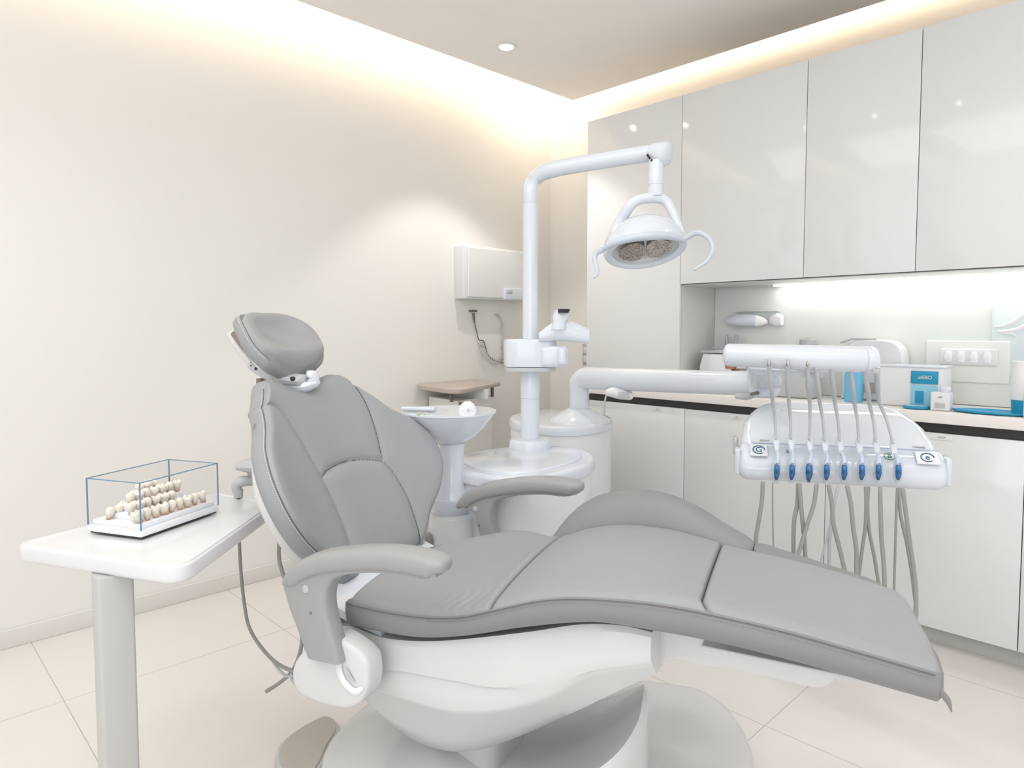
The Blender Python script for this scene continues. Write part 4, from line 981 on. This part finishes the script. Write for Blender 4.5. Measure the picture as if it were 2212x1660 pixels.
G().add(*tube(co,.0022,6)).mk('coil','tag',hsx)
G().add(*tube(cr([wx(1085,750),wx(1085,705),wx(1083,695),wx(1078,683),wx(1070,678)],5),[.007,.007,.004,.008,.003],8)).mk('grip','armlt',hsx)
# wall-side console with taupe top
ct_=thing('wall_console','narrow white console with a taupe top against the left wall','side table',(-2.97,2.55,0))
P=[(-3.22,2.36),(-2.90,2.27),(-2.80,2.27),(-2.76,2.31),(-2.80,2.42),(-2.96,2.76),(-3.0,2.80),(-3.22,2.80)]
v,f=prism(cr([(a,b,0) for a,b in P],3,True),.905,.932,.008); mk('top',v,f,'taupe',ct_,sharp=40)
v,f=prism([(-3.215,2.44),(-2.90,2.40),(-2.99,2.74),(-3.215,2.76)],.0,.85,.004); mk('console_body',v,f,'paper',ct_,sharp=40)
G().add(*rbox((-3.0,2.58,.878),(.30,.02,.058),.003)).mk('rail','whitem',ct_)
for p in (onz(975,862,.86),onz(1066,848,.87)): 
    G().add(*rbox((min(max(p.x,-3.1),-2.85),min(max(p.y,2.36),2.74),.875),(.016,.016,.065),.003)).mk('bracket','gap',ct_)
G().add(*rbox((-2.93,2.42,.835),(.12,.014,.012),.002)).mk('bracket_arm','gap',ct_)
# low panel door on the left wall behind the spittoon and a switch on the strip
sw=thing('light_switch','small double light switch on the warm wall strip beside the tall cabinet','switch',(-2.90,YB,1.085))
p=ony(1266,766,YB)
G().add(*rbox((p.x,YB-.004,p.z),(.05,.008,.14),.003)).mk('switch_plate','taupe',sw)
G().add(*rbox((p.x,YB-.009,p.z+.03),(.03,.006,.045),.002)).mk('rocker','white',sw)
G().add(*rbox((p.x,YB-.009,p.z-.03),(.03,.006,.045),.002)).mk('rocker','white',sw)
# air gun holder on the tall cabinet front (under the swing arm)
sg=thing('syringe_holder','white ribbed suction holder hanging under the swing arm','holder',at(1338,852,2.96))
G().add(*tube(cr([at(1312,849,2.96),at(1325,848,2.96),at(1342,852,2.96),at(1362,856,2.96)],4),[.022,.034,.034,.026],14,flat=(0,0,1),fl=.7)).mk('holder_body','whitem',sg)
g=G()
for k in range(5): g.add(*tube([at(1336,847+k*3.4,2.925),at(1360,849+k*3.4,2.925)],.0012,6))
g.mk('ribs','tag',sg)
G().add(*tube([at(1310,852,2.96),at(1306,870,2.96),at(1305,896,2.96)],.004,8)).mk('tube','hoselt',sg)

# ================================================================== WORKTOP ITEMS
ZW=.931
def item(name,label,cat,x,y,group=None): return thing(name,label,cat,(x,y,ZW),group=group)
# white desktop device at left of niche
d=item('desktop_device','white rounded bench device with a brown window, left end of the worktop','device',-1.73,3.17)
v,f=prism([Vector((x,z,0)) for x,z in ((-1.795,ZW),(-1.800,1.06),(-1.78,1.125),(-1.66,1.125),(-1.625,1.05),(-1.60,ZW))],-3.27,-3.09,.008); v=[Vector((p.x,-p.z,p.y)) for p in v]; mk('housing',v,f,'whitem',d,sharp=40)
G().add(*rbox((-1.70,3.18,1.137),(.20,.16,.014),.004)).mk('lid','tag',d)
G().add(*rbox((-1.63,3.10,1.085),(.05,.03,.06),.006)).mk('copper_panel','copper',d)
G().add(*rbox((-1.57,3.14,1.00),(.13,.08,.11),.01)).mk('brown_window','brown',d)
text_mesh('lettering','Ciza',.022,basis(Vector((1,0,0)),Vector((0,0,1)),Vector((0,-1,0)),Vector((-1.735,3.088,1.035))),'gap',d)
G().add(*tube(cr([(-1.80,3.2,.95),(-1.825,3.2,1.05),(-1.81,3.2,1.13),(-1.77,3.2,1.16)],4),.006,8)).mk('side_hose','hoselt',d)
br=item('brush_pot','white holder with two pale brushes behind the bench device','holder',-1.74,3.29)
G().add(*lathe([(.024,0),(.026,.24),(.022,.24),(.022,.12)],(-1.74,3.305,ZW),20)).mk('pot','whitem',br)
for k,dx in ((0,-.02),(1,.025)): G().add(*tube([(-1.74+dx*.3,3.305,ZW+.12),(-1.74+dx,3.305,ZW+.24),(-1.74+dx*1.3,3.305,ZW+.29)],[.004,.011,.009],8)).mk('brush','hoselt',br)
# wall dispenser
wd=thing('towel_dispenser','white roll dispenser mounted on the backsplash, above the head tube','dispenser',(-1.62,3.35,1.30))
G().add(*tube([(-1.755,3.31,1.295),(-1.70,3.305,1.297),(-1.60,3.305,1.295)],[.026,.034,.030],16,flat=(0,0,1),fl=1)).mk('roll_cover','white',wd)
G().add(*blob([(Vector((-1.60,3.31,1.293)),Zv,Vector((0,1,0)),.030,.03),(Vector((-1.565,3.31,1.290)),Zv,Vector((0,1,0)),.020,.02),(Vector((-1.545,3.31,1.285)),Zv,Vector((0,1,0)),.006,.006)],14)).mk('paper_end','paper',wd)
G().add(*blob([(Vector((-1.53,3.32,1.295)),Zv,Vector((0,1,0)),.02,.02),(Vector((-1.50,3.32,1.297)),Zv,Vector((0,1,0)),.034,.026),(Vector((-1.475,3.32,1.297)),Zv,Vector((0,1,0)),.026,.02)],14)).mk('end_cap','glove',wd)
G().add(*rbox((-1.62,3.335,1.345),(.24,.03,.006),.002)).mk('bracket','splash',wd)
# paper roll / cup standing
cy=item('paper_roll','pale cylinder standing behind the head tube','roll',-1.35,3.29)
G().add(*lathe([(.036,0),(.036,.268),(.033,.272),(.02,.272)],(-1.335,3.29,ZW),28)).mk('cylinder','tag',cy)
G().add(*lathe([(.014,.272),(.014,.274)],(-1.335,3.29,ZW),20)).mk('core','gap',cy)
# things between the hoses
bxa=item('instrument_box','low grey and beige box on the worktop behind the instrument tubes','box',-1.38,3.16)
G().add(*rbox((-1.36,3.17,.985),(.24,.12,.105),.008)).mk('box_body','armlt',bxa)
G().add(*rbox((-1.445,3.105,.99),(.06,.01,.075),.004)).mk('front_label','taupe',bxa)
G().add(*rbox((-1.36,3.17,1.045),(.25,.13,.012),.004)).mk('lid','whitem',bxa)
bl=item('blue_bottle','light blue bottle behind the instrument tubes','bottle',-1.07,3.13)
G().add(*blob([(Vector((-1.07,3.15,ZW+.001)),Vector((1,0,0)),Vector((0,1,0)),.036,.024),(Vector((-1.07,3.15,ZW+.02)),Vector((1,0,0)),Vector((0,1,0)),.038,.026),(Vector((-1.07,3.15,1.05)),Vector((1,0,0)),Vector((0,1,0)),.038,.026),(Vector((-1.07,3.15,1.09)),Vector((1,0,0)),Vector((0,1,0)),.02,.018)],20)).mk('bottle_body','bottle',bl)
G().add(*lathe([(.014,0),(.014,.03),(.008,.036)],(-1.07,3.15,1.088),16)).mk('cap','whitem',bl)
ds=item('water_distiller','white domed bench appliance with a grey square label, behind the tray','appliance',-1.05,3.25)
P=cr([(-1.16,ZW,0),(-1.16,1.05,0),(-1.155,1.15,0),(-1.12,1.195,0),(-1.05,1.205,0),(-.96,1.20,0),(-.915,1.16,0),(-.905,1.08,0),(-.905,ZW,0)],5)
v,f=prism(P,-3.345,-3.25,.012); v=[Vector((p.x,-p.z,p.y)) for p in v]; mk('dome',v,f,'whitem',ds,sharp=40)
G().add(*rbox((-.975,3.247,.985),(.052,.008,.05),.002)).mk('grey_label','brown',ds)
G().add(*rbox((-1.06,3.247,.99),(.10,.006,.045),.002)).mk('grey_strip','taupe',ds)
G().add(*tube([(-1.17,3.26,1.19),(-1.12,3.26,1.208),(-1.02,3.26,1.206)],.006,8)).mk('lid_handle','armlt',ds)
# dispenser with blue label
bd_=item('label_dispenser','white box dispenser with a blue label on its right front','dispenser',-.84,3.16)
G().add(*rbox((-.838,3.17,1.015),(.235,.14,.168),.008)).mk('housing','whitem',bd_)
G().add(*rbox((-.838,3.17,1.098),(.245,.15,.010),.004)).mk('lid','white',bd_)
G().add(*rbox((-.785,3.098,1.055),(.098,.006,.052),.002)).mk('blue_label','blue',bd_)
G().add(*rbox((-.785,3.098,.980),(.096,.006,.09),.002)).mk('blue_window','bluel',bd_)
G().add(*rbox((-.80,3.093,.975),(.03,.004,.05),.001)).mk('window_mark','bluet',bd_)
text_mesh('lettering','aiEBO',.020,basis(Vector((1,0,0)),Vector((0,0,1)),Vector((0,-1,0)),Vector((-.782,3.093,1.055))),'whitem',bd_)
pk=item('round_dish','small light blue round dish lying in front of the label dispenser','dish',-.80,3.055)
G().add(*lathe([(.040,0),(.048,.004),(.048,.010),(.044,.013)],(-.80,3.055,ZW),36)).mk('disc','bluet',pk)
G().add(*lathe([(.040,.013),(.036,.015)],(-.80,3.055,ZW),36)).mk('top_face','bluel',pk)
sb=item('small_white_box','small white carton with a round cap in front of the blue label','box',-.70,3.055)
G().add(*rbox((-.712,3.055,.968),(.066,.05,.072),.005)).mk('carton','whitem',sb)
G().add(*lathe([(.018,0),(.02,.012),(.016,.02)],(-.70,3.055,1.004),20)).mk('cap','white',sb)
G().add(*rbox((-.712,3.0285,.952),(.034,.003,.02),.001)).mk('recess','tag',sb)
text_mesh('lettering','ASI',.010,basis(Vector((1,0,0)),Vector((0,0,1)),Vector((0,-1,0)),Vector((-.712,3.029,.985))),'gap',sb)
tr=item('blue_tray','shallow oval blue tray on the worktop near the cup stack','tray',-.55,3.08)
rings=[]
for s,z in ((.80,.001),(.96,.004),(1,.010),(.98,.012),(.93,.007),(.80,.004)):
    rings.append([Vector((-.545+.135*s*math.cos(2*PI*k/40),3.07+.066*s*math.sin(2*PI*k/40),ZW+z)) for k in range(40)])
v,f=loft(rings); mk('tray_dish',v,f,'bluet',tr,sharp=50)
cs=item('cup_stack','stack of white paper cups in a holder with a blue bottom, right edge','cup dispenser',-.46,3.10)
G().add(*lathe([(.030,0),(.030,.002),(.033,.055)],(-.470,3.13,ZW),28)).mk('blue_base','blue',cs)
pr=[(.034,.055)]
for k in range(12): pr+=[(.0355,.06+k*.0115),(.0345,.068+k*.0115)]
pr+=[(.037,.200),(.030,.200)]
G().add(*lathe(pr,(-.470,3.13,ZW),28)).mk('cups','paper',cs)
pb_=item('pink_bottle','pale pink bottle cut by the right edge of the photo','bottle',-.42,3.02)
G().add(*blob([(Vector((-.418,3.03,ZW+z)),Vector((1,0,0)),Vector((0,1,0)),w,w*.8) for z,w in ((.001,.028),(.01,.030),(.09,.030),(.11,.02),(.13,.012))],20)).mk('bottle_body','skirt',pb_)
# glove boxes on backsplash
gb=thing('glove_holder','white moulded wall holder with raised glove packs on the backsplash','holder',(-.69,3.35,1.11))
G().add(*rbox((-.695,3.346,1.115),(.30,.012,.175),.008,4)).mk('back_plate','window',gb)
G().add(*rbox((-.685,3.333,1.135),(.205,.016,.07),.014,5)).mk('pocket','whitem',gb)
for k in range(4): G().add(*blob([(Vector((-.755+k*.046,3.324,1.112)),Vector((1,0,0)),Vector((0,1,0)),.012,.008),(Vector((-.755+k*.046,3.322,1.135)),Vector((1,0,0)),Vector((0,1,0)),.016,.010),(Vector((-.755+k*.046,3.324,1.158)),Vector((1,0,0)),Vector((0,1,0)),.010,.007)],12)).mk('glove_pack','glove',gb)
gp=thing('tool_panel','pale blue-grey translucent panel on the backsplash at the right edge','panel',(-.5,3.35,1.3))
v,f=prism([Vector((p.x,p.y,0)) for p in rrect(-.612,1.06,-.25,1.358,.02)],-3.3515,-3.344,.002); v=[Vector((p.x,-p.z,p.y)) for p in v]; mk('panel_sheet',v,f,'panelc',gp,sharp=40)
gv=thing('white_gloves','crumpled white gloves hanging on the translucent panel','gloves',(-.53,3.33,1.27))
g=G()
for pth,rr_ in (([(-.600,3.325,1.262),(-.57,3.322,1.264),(-.53,3.318,1.283),(-.49,3.318,1.315),(-.45,3.32,1.33)],[.003,.006,.009,.010,.008]),([(-.585,3.32,1.243),(-.56,3.316,1.242),(-.525,3.315,1.250),(-.49,3.315,1.268),(-.45,3.32,1.29)],[.004,.008,.008,.009,.01]),([(-.565,3.32,1.236),(-.54,3.315,1.234),(-.525,3.316,1.224)],[.006,.006,.004])):
    g.add(*tube(cr(pth,5),rr_,10))
g.mk('glove_folds','glove',gv)
# ================================================================== LIGHT
def area(name,loc,size,sy,power,col,rot,spread=PI):
    l=bpy.data.lights.new(name,'AREA'); l.shape='RECTANGLE'; l.size=size; l.size_y=sy; l.energy=power; l.color=col; l.spread=spread
    o=bpy.data.objects.new(name,l); COL.objects.link(o); o.location=loc; o.rotation_euler=rot; return o
warm=(1,.83,.62)
area('cove_left_lamp',(-2.955,.6,ZP+.10),.03,5.6,9,warm,(0,R(86),0),R(130))      # faces the wall (-x)
area('cove_back_lamp',(-.2,3.375,ZP+.10),5.4,.03,9,warm,(R(80),0,0),R(160))
area('added_corner_fill',(-3.06,3.30,2.93),.25,.36,2.8,(1,.86,.68),(0,0,0))  # added fill that brightens the wall corner, not part of the cove strips
area('under_cabinet_lamp',(-.6,3.302,1.462),1.8,.03,2.0,(1,.99,.97),(0,0,0))
def spot(name,loc,power,ang,blend,col=(1,.98,.95),r=.03,aim=(0,0,-1)):
    l=bpy.data.lights.new(name,'SPOT'); l.energy=power; l.spot_size=ang; l.spot_blend=blend; l.color=col; l.shadow_soft_size=r
    o=bpy.data.objects.new(name,l); COL.objects.link(o); o.location=loc; o.rotation_euler=Vector(aim).to_track_quat('-Z','Y').to_euler(); return o
spot('downlight_beam',(-2.594,2.485,ZP-.02),34,R(92),.35,(1,.97,.93))
for p in ((-1.3,1.6),(-.2,2.3),(-1.2,-.2),(.6,.8),(.3,-1.0),(-2.3,.2)):
    spot('downlight_beam',(p[0],p[1],ZP-.02),14,R(120),.8,r=.12)
    downlight(p[0],p[1],'round recessed downlight further along the ceiling panel')
area('room_light',(-.4,-.2,ZP-.03),3.2,2.6,38,(1,.995,.985),(0,0,0))
fill_o=area('added_fill_light',(1.4,-2.3,1.5),3.0,1.6,24,(.97,.985,1),(0,0,0))  # added fill, not a window: brightens the ceiling from behind the camera
fill_o.rotation_euler=(Vector((-1.2,2.5,2.75))-fill_o.location).to_track_quat('-Z','Y').to_euler()
w=bpy.data.worlds.new('world'); SC.world=w; w.use_nodes=True
bg=w.node_tree.nodes['Background']; bg.inputs[0].default_value=(.965,.985,1,1); bg.inputs[1].default_value=1.12
SC.view_settings.view_transform='Standard'; SC.view_settings.look='None'; SC.view_settings.exposure=0
